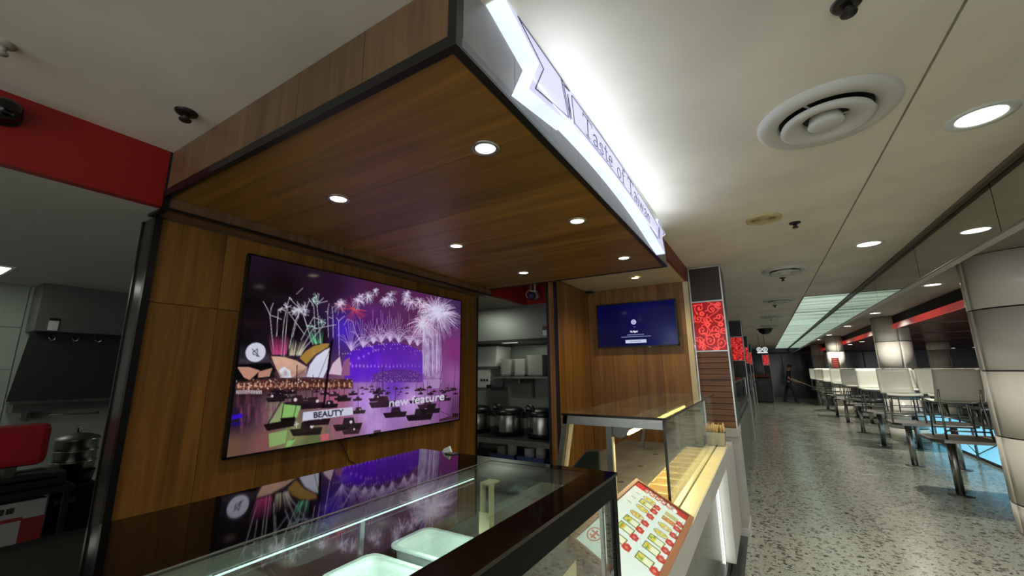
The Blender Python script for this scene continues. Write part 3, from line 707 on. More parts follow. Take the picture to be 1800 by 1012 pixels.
downlight('recessed_downlight', -1.06, 4.28, 2.5225, .05, 'small warm downlight in the cream alcove ceiling above the small screen', None, M_LAMPW, P_ALCOVE, WARM, 2.5, M_CREAM)

# ------------------------------------------------------------------ lit ribbon sign
sg = thing('ribbon_sign', 'white illuminated ribbon-shaped shop sign reading Taste of Taiwan on the canopy front', 'sign', (-.58,2.0,2.44))
def arc(y0, z0, y1, z1, rise, n=18):
    out = []
    for i in range(n+1):
        t = i/n; out.append((y0+(y1-y0)*t, z0+(z1-z0)*t+rise*4*t*(1-t)))
    return out
XA, XZ = XF+.001, XF+.066
def ribbon(poly, name):
    n = len(poly)
    face = [(XZ,p[0],p[1]) for p in poly]; back = [(XA,p[0],p[1]) for p in poly]
    MB().add(face, [tuple(range(n))]).build(name+'_face', emit('sign_face', srgb(212,212,246), E_SIGN*.68, bc=.2), sg)
    mb = MB(); mb.add(back+face, [(i,(i+1)%n,n+(i+1)%n,n+i) for i in range(n)])
    mb.build(name+'_return', emit('sign_return', srgb(232,246,255), E_SIGN*.82, .12, (4,4,4), bc=.2), sg)
TL = [(.872,2.677),(1.10,2.606),(1.022,2.456),(1.372,2.520),(1.405,2.677)]
CEN = [(1.392,2.532)]+arc(1.392,2.532,2.93,2.462,.042)[1:-1]+[(2.93,2.462)]+[(3.00,2.60)]+arc(3.00,2.60,1.392,2.6785,.035)[1:-1]+[(1.392,2.6785)]
CEN = [(p[0],min(p[1],2.6785)) for p in CEN]
TR = [(2.931,2.462),(3.175,2.434),(3.105,2.545),(3.262,2.612),(3.001,2.660),(2.98,2.60)]
ribbon(TL, 'left_tail'); ribbon(CEN, 'ribbon'); ribbon(TR, 'right_tail')
GL = mat('sign_lettering_grey', srgb(96,98,116), .5)
fn = lambda y,z,d: (XZ+.0006+d, y, z)
inset = [(.955,2.672),(1.132,2.606),(1.066,2.486),(1.345,2.538)]
MB().stroke(inset, .004, fn).stroke([(.955,2.672),(1.30,2.672)], .004, fn).build('outline', GL, sg)
MB().stroke([(1.345,2.540),(1.285,2.668),(1.365,2.668),(1.30,2.655)], .004, fn).stroke([(1.310,2.650),(1.362,2.545),(1.345,2.640),(1.378,2.55)], .004, fn).stroke([(1.405,2.545),(1.385,2.66)], .005, fn).build('fold_mark', GL, sg)
MB().stroke(arc(1.405,2.548,2.91,2.482,.040), .0035, fn).build('outline', GL, sg); MB().stroke(arc(1.392,2.664,2.97,2.598,.030), .0035, fn).build('outline', GL, sg)
MB().stroke([(2.94,2.49),(3.00,2.60),(2.99,2.50),(3.03,2.60)], .004, fn).stroke([(3.0,2.64),(3.20,2.604),(3.12,2.57)], .004, fn).build('fold_mark', GL, sg)
el = lambda cx,cy,rx,ry,n=14: [(cx+rx*math.cos(2*PI*i/n), cy+ry*math.sin(2*PI*i/n)) for i in range(n+1)]
GLYPH = {
 'T': (.95, [([(.5,0),(.5,1)],.13),([(.04,.98),(.96,.98)],.06),([(.3,.02),(.7,.02)],.05),([(.05,.98),(.05,.8)],.05),([(.95,.98),(.95,.8)],.05)]),
 'a': (.72, [([(.14,.48),(.24,.6),(.42,.62),(.54,.5),(.54,.06)],.10),([(.54,.37),(.25,.3),(.12,.14),(.24,.01),(.42,.04),(.54,.16)],.07),([(.54,.06),(.68,.03)],.06)]),
 's': (.62, [([(.5,.5),(.4,.61),(.22,.6),(.12,.47),(.28,.35),(.44,.27),(.52,.15),(.4,.02),(.22,.01),(.1,.14)],.075)]),
 't': (.5, [([(.25,.85),(.25,.1),(.34,.01),(.46,.06)],.10),([(.06,.6),(.46,.6)],.05)]),
 'e': (.68, [([(.12,.34),(.56,.34),(.52,.52),(.36,.62),(.2,.54),(.12,.34),(.18,.11),(.36,.01),(.56,.12)],.075)]),
 'o': (.72, [(el(.34,.31,.24,.31),.08)]),
 'f': (.5, [([(.52,.9),(.44,1),(.3,.97),(.24,.85),(.24,.02)],.09),([(.06,.6),(.46,.6)],.05),([(.1,.02),(.4,.02)],.05)]),
 'i': (.36, [([(.18,.6),(.18,.02)],.11),([(.06,.02),(.3,.02)],.05),([(.18,.82),(.18,.9)],.11)]),
 'w': (.92, [([(.06,.6),(.26,.02)],.11),([(.26,.02),(.44,.58)],.05),([(.44,.58),(.62,.02)],.11),([(.62,.02),(.82,.6)],.05)]),
 'n': (.72, [([(.14,.6),(.14,.02)],.10),([(.14,.44),(.32,.61),(.5,.52),(.52,.02)],.08),([(.04,.02),(.24,.02)],.05),([(.42,.02),(.64,.02)],.05)]),
 ' ': (.5, [])}
lamp('added_sign_glow', 'AREA', (XZ+.012,2.0,2.50), 2.8, (.76,.85,1), sg, .03, rot=(0,math.radians(220),0), size_y=1.9, shape='RECTANGLE')  # unseen lamp added to strengthen the sign's glow on the ceiling
txt = 'Taste of Taiwan'; tot = sum(GLYPH[ch][0] for ch in txt); cur = 0
for ch in txt:
    wd, st = GLYPH[ch]
    y0 = 1.50+(2.72-1.50)*cur/tot; sy = (2.72-1.50)/tot; cur += wd
    if not st: continue
    tm = (y0-1.392)/(2.95-1.392); zb = 2.562-.075*tm+.040*4*tm*(1-tm); hz = .088
    mb = MB()
    for pts, ww in st: mb.stroke([(y0+p[0]*sy, zb+p[1]*hz) for p in pts], ww*.055, fn)
    mb.build('letter', GL, sg)

# ------------------------------------------------------------------ screens
tv = thing('wall_screen', 'large wall-mounted television showing harbour fireworks at night', 'television', (-2.62,2.26,1.10))
M_BEZEL = mat('screen_bezel', srgb(10,10,12), .3)
ty0, ty1, tz0, tz1, tx = 1.222, 3.302, 1.100, 2.285, -2.600
B(-2.640,tx-.004,ty0+.004,ty1-.004,tz0+.004,tz1-.004).build('casing', M_BEZEL, tv)
for a in ((tx-.02,tx,ty0,ty0+.014,tz0,tz1),(tx-.02,tx,ty1-.010,ty1,tz0,tz1),(tx-.02,tx,ty0,ty1,tz0,tz0+.012),(tx-.02,tx,ty0,ty1,tz1-.010,tz1)): B(*a).build('bezel', M_BEZEL, tv)
sheet('picture', IMG_TV, (tx-.003,ty0+.013,tz1-.010), (0,ty1-ty0-.022,0), (0,0,-(tz1-tz0-.021)), M_SCREEN, tv)
B(tx-.015,tx+.004,2.22,2.29,tz0-.012,tz0).build('sensor_bar', M_BEZEL, tv)
B(-2.652,-2.640,1.9,2.6,1.4,2.0).build('wall_bracket', M_BLACKM, tv)
tag(MB().tube([(-2.645,1.985,1.098),(-2.643,2.0,1.075),(-2.641,2.02,1.04),(-2.643,2.055,.99),(-2.644,2.08,.94),(-2.645,2.13,.915),(-2.645,2.14,.80)], .004, 6).build('power_cable', mat('dark_red_cable', srgb(58,18,14), .5)), 'thin dark cable hanging below the large fireworks screen', 'cable')
t2 = thing('wall_screen', 'small wall-mounted television with dark blue No Signal screen', 'television', (-1.2,4.76,1.82))
x0, x1, z0, z1, yy = -1.662, -.752, 1.824, 2.340, 4.735
B(x0+.004,x1-.004,yy+.004,4.795,z0+.004,z1-.004).build('casing', M_BEZEL, t2)
for a in ((x0,x0+.012,yy,yy+.02,z0,z1),(x1-.012,x1,yy,yy+.02,z0,z1),(x0,x1,yy,yy+.02,z0,z0+.016),(x0,x1,yy,yy+.02,z1-.012,z1)): B(*a).build('bezel', M_BEZEL, t2)
sheet('picture', IMG_NS, (x0+.011,yy+.003,z1-.011), (x1-x0-.022,0,0), (0,0,-(z1-z0-.026)), M_SCREEN, t2)
B(-1.08,-1.05,yy-.003,yy+.006,z0-.006,z0).build('sensor_bar', M_STEEL, t2)
# ------------------------------------------------------------------ near display case
ZT = 1.265
cx0, cx1, cy0, cy1 = -1.215, -.415, -.75, 1.300
gx0, gx1, gy1 = -.855, -.498, 1.255
dc = thing('display_case', 'refrigerated glass display case with black gloss top in the foreground', 'display case', (-.8,.3,0))
M_CASE = mat('black_case_frame', srgb(6,5,5), .6, spec=.15)
M_CASEIN = mat('case_interior_brown', srgb(66,48,40), .28, vary=.12)
B(cx0,cx1-.02,cy0,cy1-.02,0,.80).build('base_cabinet', mat('case_base', srgb(40,40,40), .4), dc)
B(cx0,gx0,cy0,cy1,ZT-.008,ZT).build('rear_top_panel', M_BGLASS, dc)
B(gx0,gx1,gy1,cy1,ZT-.008,ZT).build('end_top_panel', M_BGLASS, dc)
B(gx1,cx1,cy0,cy1,ZT-.008,ZT).build('front_top_panel', mat('dark_brown_gloss', srgb(14,8,6), .08, spec=.6), dc)
B(gx0,gx1,cy0,gy1,ZT-.007,ZT-.001).build('glass_top', M_GLASSG, dc)
B(cx1-.03,cx1-.004,cy0,cy1-.004,ZT-.062,ZT-.008).build('front_rail', M_CASE, dc)
B(cx0,cx1-.03,cy1-.03,cy1-.004,ZT-.05,ZT-.008).build('end_rail', M_CASE, dc)
B(cx0,cx0+.03,cy0,cy1-.03,ZT-.05,ZT-.008).build('rear_rail', M_CASE, dc)
B(cx1-.034,cx1-.004,cy1-.034,cy1-.004,.80,ZT-.062).build('corner_post', M_CASE, dc)
B(cx1-.046,cx1-.036,cy1-.05,cy1-.036,.80,ZT-.062).build('corner_strip', M_ALU, dc)
B(cx0,cx0+.03,cy1-.034,cy1-.004,.80,ZT-.05).build('corner_post', M_CASE, dc)
B(cx1-.016,cx1-.010,cy0,cy1-.036,.80,ZT-.058).build('front_glass', M_GLASS, dc)
B(cx0+.03,cx1-.036,cy1-.018,cy1-.012,.80,ZT-.05).build('end_glass', M_GLASS, dc)
rd = B(cx0+.004,cx0+.012,cy0,cy1-.036,.80,ZT-.05).build('rear_door', mat('dark_glass_door', srgb(52,34,28), .08), dc)
for q in (.1,.55,1.0): B(cx0+.012,cx0+.022,q,q+.018,.866,ZT-.05).build('door_frame', M_ALU, rd)
B(cx0+.012,cx1-.02,cy0,cy1-.036,.80,.865).build('deck', M_CASEIN, dc)
B(gx0-.016,gx0-.004,cy0,gy1,ZT-.016,ZT-.0085).build('edge_strip', M_ALU, dc)
B(gx0+.002,gx0+.006,cy0,gy1,ZT-.0008,ZT+.0006).build('glass_seal', M_ALU, dc)
B(gx0-.05,gx0-.022,cy0,1.20,ZT-.045,ZT-.020).build('light_housing', M_ALU, dc)
B(gx0-.020,gx0-.017,cy0,1.19,ZT-.050,ZT-.047).build('light_tube', emit('cool_tube', srgb(226,255,250), 1.6), dc)
lamp('tube_light', 'AREA', (gx0-.03,.30,ZT-.07), P_CASE, (.86,1,.97), dc, .03, rot=(0,math.radians(14),0), size_y=1.7, shape='RECTANGLE')

def tub(x0, x1, y0, y1, z0, z1, label):
    """open plastic food tub with rolled rim and rounded corners"""
    def rr(x0,x1,y0,y1,r,n=5):
        out = []
        for (cx,cy,a) in ((x1-r,y0+r,-PI/2),(x1-r,y1-r,0),(x0+r,y1-r,PI/2),(x0+r,y0+r,PI)):
            for i in range(n+1): t = a+PI/2*i/n; out.append((cx+r*math.cos(t),cy+r*math.sin(t)))
        return out
    t = thing('food_tub', label, 'tub', ((x0+x1)/2,(y0+y1)/2,z0), 'white food tubs in the display case')
    rings = []
    for (ins, z) in ((.030,z0),(.022,z0+.004),(.013,z1-.012),(.010,z1-.003)): rings.append([(p[0],p[1],z) for p in rr(x0+ins,x1-ins,y0+ins,y1-ins,.035)])
    inn = []
    for (ins, z) in ((.014,z1-.003),(.018,z1-.03),(.030,z0+.045),(.036,z0+.010)): inn.append([(p[0],p[1],z) for p in rr(x0+ins,x1-ins,y0+ins,y1-ins,.033)])
    R_ = rings+inn; n = len(R_[0]); vs = [p for r in R_ for p in r]
    fs = [(j*n+i,j*n+(i+1)%n,(j+1)*n+(i+1)%n,(j+1)*n+i) for j in range(len(R_)-1) for i in range(n)]+[tuple(range(n))[::-1],tuple(range((len(R_)-1)*n,len(R_)*n))]
    bd = MB().add(vs, fs, 0, True).build('body', M_WHITEP, t, smooth=True)
    o = rr(x0,x1,y0,y1,.04); i_ = rr(x0+.016,x1-.016,y0+.016,y1-.016,.03); n = len(o)
    vs = [(p[0],p[1],z1-.006) for p in o]+[(p[0],p[1],z1) for p in o]+[(p[0],p[1],z1) for p in i_]+[(p[0],p[1],z1-.006) for p in i_]
    MB().add(vs, [(a*n+i,a*n+(i+1)%n,((a+1)%4)*n+(i+1)%n,((a+1)%4)*n+i) for a in range(4) for i in range(n)]).build('rim', M_WHITEP, bd)
    return t
tub(-1.150,-.790,1.075,1.275,.866,1.000,'white plastic food tub nearest the far end of the display case')
tub(-1.150,-.790,.815,1.020,.866,1.000,'white plastic food tub, second from the far end of the display case')
tub(-1.150,-.790,.555,.760,.866,1.000,'white plastic food tub, third from the far end, at the picture bottom')
# folded card stand and price cards inside the case
ps = thing('card_stand', 'cream folded card stand inside the display case', 'card stand', (-.72,1.16,.866))
B(-.772,-.766,1.085,1.105,.866,1.235).build('upright', M_CREAM, ps); B(-.772,-.735,1.080,1.084,1.10,1.16).build('card', M_CREAM, ps)
B(-.772,-.735,1.085,1.135,1.235,1.240).build('top_flap', M_CREAM, ps); B(-.741,-.735,1.085,1.105,.866,1.235).build('upright', M_CREAM, ps)
rk = thing('wire_rack', 'white wire rack lying in the front of the display case', 'rack', (-.56,1.0,.866))
for a in ((-.68,-.674),(-.452,-.446)): B(a[0],a[1],.78,1.16,.905,.911).build('side_rail', M_ALU, rk)
for i in range(13): MB().cyl((-.68,.79+i*.03,.913),(-.446,.79+i*.03,.913),.0022,seg=6).build('wire', M_WHITEP, rk)
for (x,y) in ((-.677,.785),(-.677,1.155),(-.449,.785),(-.449,1.155)): MB().cyl((x,y,.866),(x,y,.906),.003,seg=6).build('foot', M_ALU, rk)
MB().tube([(-.56,1.155,.912),(-.56,1.165,.955),(-.56,1.10,.96),(-.56,.80,.93)], .004, 6).build('handle', M_ALU, rk)
tag(MB().add([(-.665,1.36,.875),(-.60,1.33,.872),(-.575,1.50,.874),(-.655,1.53,.90),(-.665,1.36,.877),(-.60,1.33,.874),(-.575,1.50,.876),(-.655,1.53,.902)], [(3,2,1,0),(4,5,6,7),(0,1,5,4),(1,2,6,5),(2,3,7,6),(3,0,4,7)]).build('paper_bag', M_CREAM), 'crumpled cream paper on the deck behind the display case', 'paper')
tag(MB().prism([(-1.098,1.265),(-1.052,1.265),(-1.064,1.289),(-1.09,1.277)],'y',1.288,1.296).build('paper_scrap', M_WHITEP), 'small white folded paper standing on the black case top', 'paper')
tag(MB().box(-1.06,-1.02,1.26,1.29,ZT,ZT+.004).build('sticker', M_STEELD), 'small grey plate on the far edge of the black case top', 'plate')

# ------------------------------------------------------------------ menu board on its sloping stand
TLc, TRc, Yb0, Yb1 = Vector((-.585,0,1.055)), Vector((-.338,0,.920)), 1.306, 2.110
mn = thing('menu_stand', 'sloping wood-framed menu board with red heading and dish pictures', 'menu board', (-.46,1.7,.9))
d = (TRc-TLc).normalized(); nrm = Vector((-d.z,0,d.x)); nrm = nrm if nrm.z > 0 else -nrm
def slab(a, b, y0, y1, h0, h1, name, m):
    P0 = TLc+d*a; P1 = TLc+d*b; L_ = (TRc-TLc).length
    poly = [P0+nrm*h0, P1+nrm*h0, P1+nrm*h1, P0+nrm*h1]
    return MB().prism([(p.x,p.z) for p in poly], 'y', y0, y1).build(name, m, mn, bevel=.002)
LL = (TRc-TLc).length
slab(0,LL,Yb0,Yb1,-.022,-.003,'back_board',M_MENUWOOD)
slab(0,.016,Yb0,Yb1,-.003,.006,'frame_strip',M_MENUWOOD); slab(LL-.022,LL,Yb0,Yb1,-.003,.006,'frame_strip',M_MENUWOOD)
slab(.016,LL-.022,Yb1-.016,Yb1,-.003,.006,'frame_strip',M_MENUWOOD); slab(.016,LL-.022,Yb0,Yb0+.012,-.003,.006,'frame_strip',M_MENUWOOD)
o = TLc+d*.018+nrm*.0005
sheet('menu_print', IMG_MENU, (o.x,Yb1-.018,o.z), tuple(d*(LL-.042)), (0,-(Yb1-Yb0-.032),0), M_MENU, mn)
slab(.016,LL-.022,Yb0+.012,Yb1-.016,.002,.004,'cover_glass',M_GLASS)
MB().prism([(-.578,.902),(-.555,.902),(-.555,1.010),(-.578,1.024)],'y',1.34,2.08).build('rear_support',M_MENUWOOD,mn)

# ------------------------------------------------------------------ service counter
sc = thing('service_counter', 'long service counter with cream stone top and grey front beside the walkway', 'counter', (-.8,2.9,0))
zc = .90
B(-.430,-.352,1.305,4.36,zc-.03,zc).build('stone_edge', M_STONE, sc, bevel=.002)
B(-.352,-.346,1.305,4.36,zc-.11,zc-.001).build('front_fascia', M_GREYST, sc)
B(-.470,-.441,1.305,4.36,zc-.03,zc).build('stone_edge', M_STONE, sc)
B(-.441,-.430,1.305,4.36,zc-.03,zc-.012).build('glass_channel', M_STEELD, sc)
B(-1.30,-.470,1.305,4.36,zc-.06,zc-.03).build('worktop', M_DECK, sc)
B(-1.25,-.44,1.32,4.34,.09,zc-.061).build('carcass', mat('counter_carcass', srgb(90,88,84), .4), sc)
planks_y(sc, 'front_panel', mat('gloss_front_panel', srgb(98,98,92), .16, vary=.12, vs=3), -.44, -.428, 1.32, 3.90, .09, zc-.112, 12)
B(-.425,-.418,3.862,3.885,.09,zc-.115).build('light_strip', emit('front_strip', srgb(240,250,240), 2.0), sc)
lamp('strip_light', 'AREA', (-.41,3.86,.45), .2, (.95,1,.93), sc, .02, rot=(math.radians(90),0,math.radians(-60)), size_y=.7, shape='RECTANGLE')
B(-.44,-.346,3.905,4.36,.09,zc-.112).build('end_panel', M_GREYST, sc)
B(-1.2,-.40,1.34,4.33,.004,.089).build('plinth', mat('plinth_dark', srgb(50,52,52), .3), sc)
B(-.43,-.346,4.362,4.80,.09,.86).build('return_panel', M_GREYST, sc)

# heated glass case on the counter
gc = thing('heated_glass_case', 'glass-topped warming case with yellow-lit trays on the service counter', 'display case', (-.7,3.1,.84))
zg = 1.336; hx0, hx1, hy0, hy1 = -.972, -.428, 2.125, 4.34
B(hx0,hx1,hy0,hy1,zg-.004,zg+.004).build('glass_top', M_GLASSG, gc)
B(hx0,hx1+.002,hy0-.003,hy0,zg-.006,zg+.006).build('glass_edge', mat('dark_glass_edge', srgb(30,24,14), .15), gc)
B(hx1,hx1+.003,hy0,hy1,zg-.006,zg+.006).build('glass_edge', MATS['dark_glass_edge'], gc)
B(hx1-.012,hx1-.006,hy0+.004,hy1-.19,zc-.012,zg-.005).build('front_glass', M_GLASS, gc)
B(hx1-.016,hx1-.004,hy0-.002,hy0+.004,zc-.012,zg-.006).build('glass_edge', MATS['dark_glass_edge'], gc)
B(-.72,hx1-.014,4.14,4.146,zc-.028,zg-.005).build('end_glass', M_GLASSG, gc)
B(hx0+.002,hx1-.02,hy0+.006,hy0+.022,zg-.050,zg-.006).build('top_rail', M_STEEL, gc)
def leg(x0, z0, x1, z1, y, wd=.026, name='slanted_leg', m=M_STEELD):
    MB().prism([(x0-wd/2,z0),(x0+wd/2,z0),(x1+wd/2,z1),(x1-wd/2,z1)],'y',y,y+.03).build(name, m, gc)
leg(-1.035,zc-.03,hx0+.020,zg-.006,hy0+.006); leg(-1.035,zc-.03,hx0+.020,zg-.006,4.00)
leg(-1.002,zc-.03,hx0+.046,zg-.050,hy0+.012,.012,'cream_edge',M_CREAM)
B(-.730,-.700,hy0+.006,hy0+.030,zc-.03,zg-.05).build('front_post', M_STEELD, gc)
B(-.700,-.694,hy0+.006,hy0+.030,zc-.03,zg-.10).build('cream_edge', M_CREAM, gc)
B(-.730,-.700,4.0,4.03,zc-.03,zg-.05).build('front_post', M_STEELD, gc)
for k in range(4): MB().cyl((-.86,2.25+.5*k,zc-.0295),(-.86,2.25+.5*k,zc-.0275),.022,seg=16).build('drain_hole', M_BLACKM, gc)
# heat lamp bar
hl = MB().lathe((0,0,0), [(0.0,0),(.040,0),(.044,.004),(.044,.016)], 20)
MB().tube([(-.665,2.18,1.275),(-.665,4.1,1.275)], .034, 16).build('lamp_housing', M_STEEL, gc, smooth=True)
MB().cyl((-.665,2.155,1.275),(-.665,2.18,1.275),.045,.038,20).build('lamp_end_cap', M_STEELD, gc)
for k in range(7): MB().cyl((-.640,2.22+.26*k,1.250),(-.640,2.42+.26*k,1.250),.013,seg=10).build('heat_tube', emit('heat_tube_glow', srgb(255,226,130), 9.0), gc)
for y in (2.2,3.95): B(-.668,-.662,y,y+.012,1.30,zg-.006).build('hanger', M_STEEL, gc)
lamp('heat_light', 'AREA', (-.635,3.05,1.225), P_WARM, (1,.84,.46), gc, .05, rot=(0,math.radians(-12),0), size_y=1.8, shape='RECTANGLE')
for k in range(11):
    y0 = 2.16+k*.168
    t = thing('serving_tray', 'shallow cream serving tray in the warming case, number %s from the near end' % ['one','two','three','four','five','six','seven','eight','nine','ten','eleven'][k], 'tray', (-.565,y0+.08,zc-.03), 'cream trays in the warming case')
    o = [(-.655,y0),(-.478,y0),(-.478,y0+.148),(-.655,y0+.148)]
    def ring(i, z): return [(-.655+i,y0+i,z),(-.478-i,y0+i,z),(-.478-i,y0+.148-i,z),(-.655+i,y0+.148-i,z)]
    R_ = [ring(0,zc-.0295),ring(0,zc+.010),ring(.008,zc+.010),ring(.020,zc-.026)]; vs = [p for r in R_ for p in r]
    fs = [(j*4+i,j*4+(i+1)%4,(j+1)*4+(i+1)%4,(j+1)*4+i) for j in range(3) for i in range(4)]+[(3,2,1,0),(12,13,14,15)]
    pn = MB().add(vs, fs).build('pan', M_CREAMD, t, bevel=.002)
    MB().tube([(p[0],p[1],zc+.010) for p in ring(.004,0)], .004, 6, closed=True).build('rim', M_CREAMP, pn)

# tablet till, utensil rail, skewer cup
tp = thing('till_tablet', 'black till tablet leaning on its stand behind the warming case', 'tablet', (-1.12,2.55,.87))
MB().add([(-1.165,2.50,.90),(-.900,2.50,.875),(-.935,2.60,1.085),(-1.02,2.60,1.075),(-1.165,2.515,.90),(-.900,2.515,.875),(-.935,2.615,1.085),(-1.02,2.615,1.075)], [(0,1,2,3),(7,6,5,4),(0,4,5,1),(1,5,6,2),(2,6,7,3),(3,7,4,0)]).build('back_shell', M_BLACKM, tp, bevel=.006)
MB().add([(-1.135,2.494,.912),(-.915,2.494,.892),(-.945,2.588,1.070),(-1.02,2.588,1.062),(-1.135,2.498,.912),(-.915,2.498,.892),(-.945,2.592,1.070),(-1.02,2.592,1.062)], [(0,1,2,3),(7,6,5,4),(0,4,5,1),(1,5,6,2),(2,6,7,3),(3,7,4,0)]).build('screen', mat('tablet_glass', srgb(20,30,32), .08), tp)
B(-1.14,-.96,2.55,2.68,.871,.884).build('foot', M_BLACKM, tp)
wr = thing('utensil_hook_rail', 'small steel rail with hanging tongs on the alcove side wall', 'rail', (-1.76,4.2,1.1))
MB().tube([(-1.79,4.05,1.13),(-1.76,4.05,1.13),(-1.76,4.45,1.13),(-1.79,4.45,1.13)], .006, 8).build('rail', M_STEEL, wr)
for k in range(3): MB().tube([(-1.76,4.12+.1*k,1.13),(-1.74,4.12+.1*k,1.10),(-1.75,4.12+.1*k,1.03)], .005, 6).build('hook', M_STEEL, wr)
cp = thing('skewer_cup', 'square steel cup filled with wooden skewers at the far counter corner', 'cup', (-.415,4.27,zc))
def taper(x,y,z0,z1,a,b): return MB().add([(x-a,y-a,z0),(x+a,y-a,z0),(x+a,y+a,z0),(x-a,y+a,z0),(x-b,y-b,z1),(x+b,y-b,z1),(x+b,y+b,z1),(x-b,y+b,z1)], [(3,2,1,0),(0,1,5,4),(1,2,6,5),(2,3,7,6),(3,0,4,7),(4,5,6,7)])
cu_ = taper(-.415,4.27,zc,zc+.115,.048,.060).build('cup', M_STEEL, cp, bevel=.003)
M_STICK = mat('skewer_wood', srgb(196,160,112), .6)
for k in range(36):
    x, y = -.415+random.uniform(-.05,.05), 4.27+random.uniform(-.05,.05)
    MB().cyl((x,y,zc+.10),(x+random.uniform(-.012,.012),y+random.uniform(-.012,.012),zc+random.uniform(.165,.195)),.0048,seg=6).build('skewer', M_STICK, cp)
# ------------------------------------------------------------------ pillars with red floral panels
FLORAL_MESH = [None]
def floral(parent, x0, x1, y, z0, z1):
    if FLORAL_MESH[0] is None:
        ob = sheet('floral_panel', IMG_FL, (x0,y,z1), (x1-x0,0,0), (0,0,-(z1-z0)), M_FLORAL, parent); FLORAL_MESH[0] = (ob.data, x1-x0, z1-z0)
    else:
        me, wd, h = FLORAL_MESH[0]; ob = bpy.data.objects.new('floral_panel', me); COL.objects.link(ob); put(ob, (x0,y,z1), parent); ob.scale = ((x1-x0)/wd,1,(z1-z0)/h)
    return ob
M_DARKPAN = mat('dark_brown_panel', srgb(44,32,26), .35, vary=.08)
def pillar(y, x0, x1, dep, label, slats=True):
    t = thing('clad_pillar', label, 'pillar', ((x0+x1)/2,y+dep/2,0), 'pillars along the shop side of the walkway')
    e = .012
    B(x0+e,x1-e,y+e,y+dep,0,2.679).build('core', M_BLACKM, t)
    B(x0+e,x1-e,y,y+e,2.300,2.664).build('top_panel', M_DARKPAN, t)
    B(x1-e,x1,y+e,y+dep,0.99,2.664).build('side_panel', mat('dark_side_panel', srgb(22,20,20), .25), t)
    for (a,b) in ((x0,x0+e),(x1-e,x1)): B(a,b,y-.004,y+e,0.985,2.675).build('corner_strip', M_ALU, t)
    B(x0,x1,y-.004,y+e,2.664,2.676).build('head_strip', M_ALU, t)
    B(x0+e,x1-e,y-.003,y+e,2.284,2.298).build('frame_strip', M_ALU, t); B(x0+e,x1-e,y-.003,y+e,1.752,1.764).build('frame_strip', M_ALU, t)
    floral(t, x0+e, x1-e, y+.002, 1.764, 2.284)
    B(x0+e,x1-e,y+.003,y+e,1.764,2.284).build('panel_back', M_BLACKM, t)
    if slats:
        n = 13; zz = np.linspace(.990,1.750,n+1)
        for i in range(n): B(x0+e,x1-e,y-.006+(i%2)*.003,y+e,zz[i]+.002,zz[i+1]-.002).build('slat', M_SLAT, t, bevel=.002)
        B(x0-.02,x1+.004,y-.035,y+dep,.905,.985).build('stone_ledge', M_GREYST, t, bevel=.003)
        B(x0+.19,x1,y-.01,y+dep,.07,.905).build('stone_cladding', M_GREYST, t)
        B(x0+.19,x1+.006,y-.016,y+dep,0,.07).build('base_tile', mat('base_tile_white', srgb(190,190,184), .25), t)
    else:
        B(x0+e,x1-e,y,y+e,.99,1.75).build('lower_panel', M_DARKPAN, t); B(x0,x1+.004,y-.01,y+dep,0,.985).build('stone_cladding', M_GREYST, t)
    return t
pillar(4.835,-.612,-.288,.42,'nearest dark pillar with lit red floral panel above brown wood slats')
pillar(10.75,-.60,-.335,.45,'second dark pillar with red floral panel along the walkway',False)
pillar(16.2,-.62,-.375,.45,'third dark pillar with red floral panel along the walkway',False)
pillar(21.6,-.62,-.40,.45,'fourth and smallest red floral pillar in the row along the walkway',False)
pillar(26.2,-.02,.30,.4,'distant dark pillar with red floral panel standing beside the black cabinet',False)

# shop counters between the pillars
def shopcounter(y0, y1, label, xf=-.36):
    t = thing('shop_counter', label, 'counter', (xf-.3,(y0+y1)/2,0), 'closed shop counters along the walkway')
    B(xf-.6,xf-.02,y0,y1,.10,.98).build('body', mat('dark_counter_front', srgb(24,24,26), .2), t)
    n = max(2,int((y1-y0)/.9))
    for i in range(n):
        a = y0+(y1-y0)*i/n; b = y0+(y1-y0)*(i+1)/n
        B(xf-.02,xf,a+.01,b-.01,.12,.86).build('front_panel', mat('counter_panel_grey', srgb(74,76,74), .25, vary=.1), t)
    B(xf-.62,xf+.02,y0,y1,.98,1.02).build('top', M_STEELD, t)
    B(xf-.012,xf-.004,y0+.2,y1-.2,1.02,1.38).build('sneeze_glass', M_GLASSG, t)
    B(xf-.35,xf,y0+.2,y1-.2,1.38,1.40).build('hood', M_BLACK, t)
    B(xf-.6,xf-.04,y0,y1,0,.10).build('plinth', M_BLACK, t); return t
shopcounter(5.5,10.5,'closed dark shop counter just past the nearest floral pillar')
shopcounter(11.4,16.0,'closed dark shop counter past the second floral pillar',-.40)
shopcounter(16.9,21.4,'closed dark shop counter past the third floral pillar',-.42)
cb = thing('waste_cabinet', 'tall black cabinet with red top standing at the far end of the walkway', 'cabinet', (-.12,23.2,0))
B(-.50,.24,23.0,23.6,.04,1.15).build('body', mat('cabinet_black', srgb(16,16,17), .35), cb, bevel=.03)
B(-.47,.20,23.02,23.58,1.15,1.30).build('top_hood', mat('cabinet_red', srgb(110,26,26), .4), cb, bevel=.06)
B(-.45,.19,23.04,23.56,0,.04).build('base', M_BLACK, cb)
B(-.30,.05,22.99,23.005,.80,1.02).build('flap', mat('cabinet_flap', srgb(30,30,32), .3), cb)

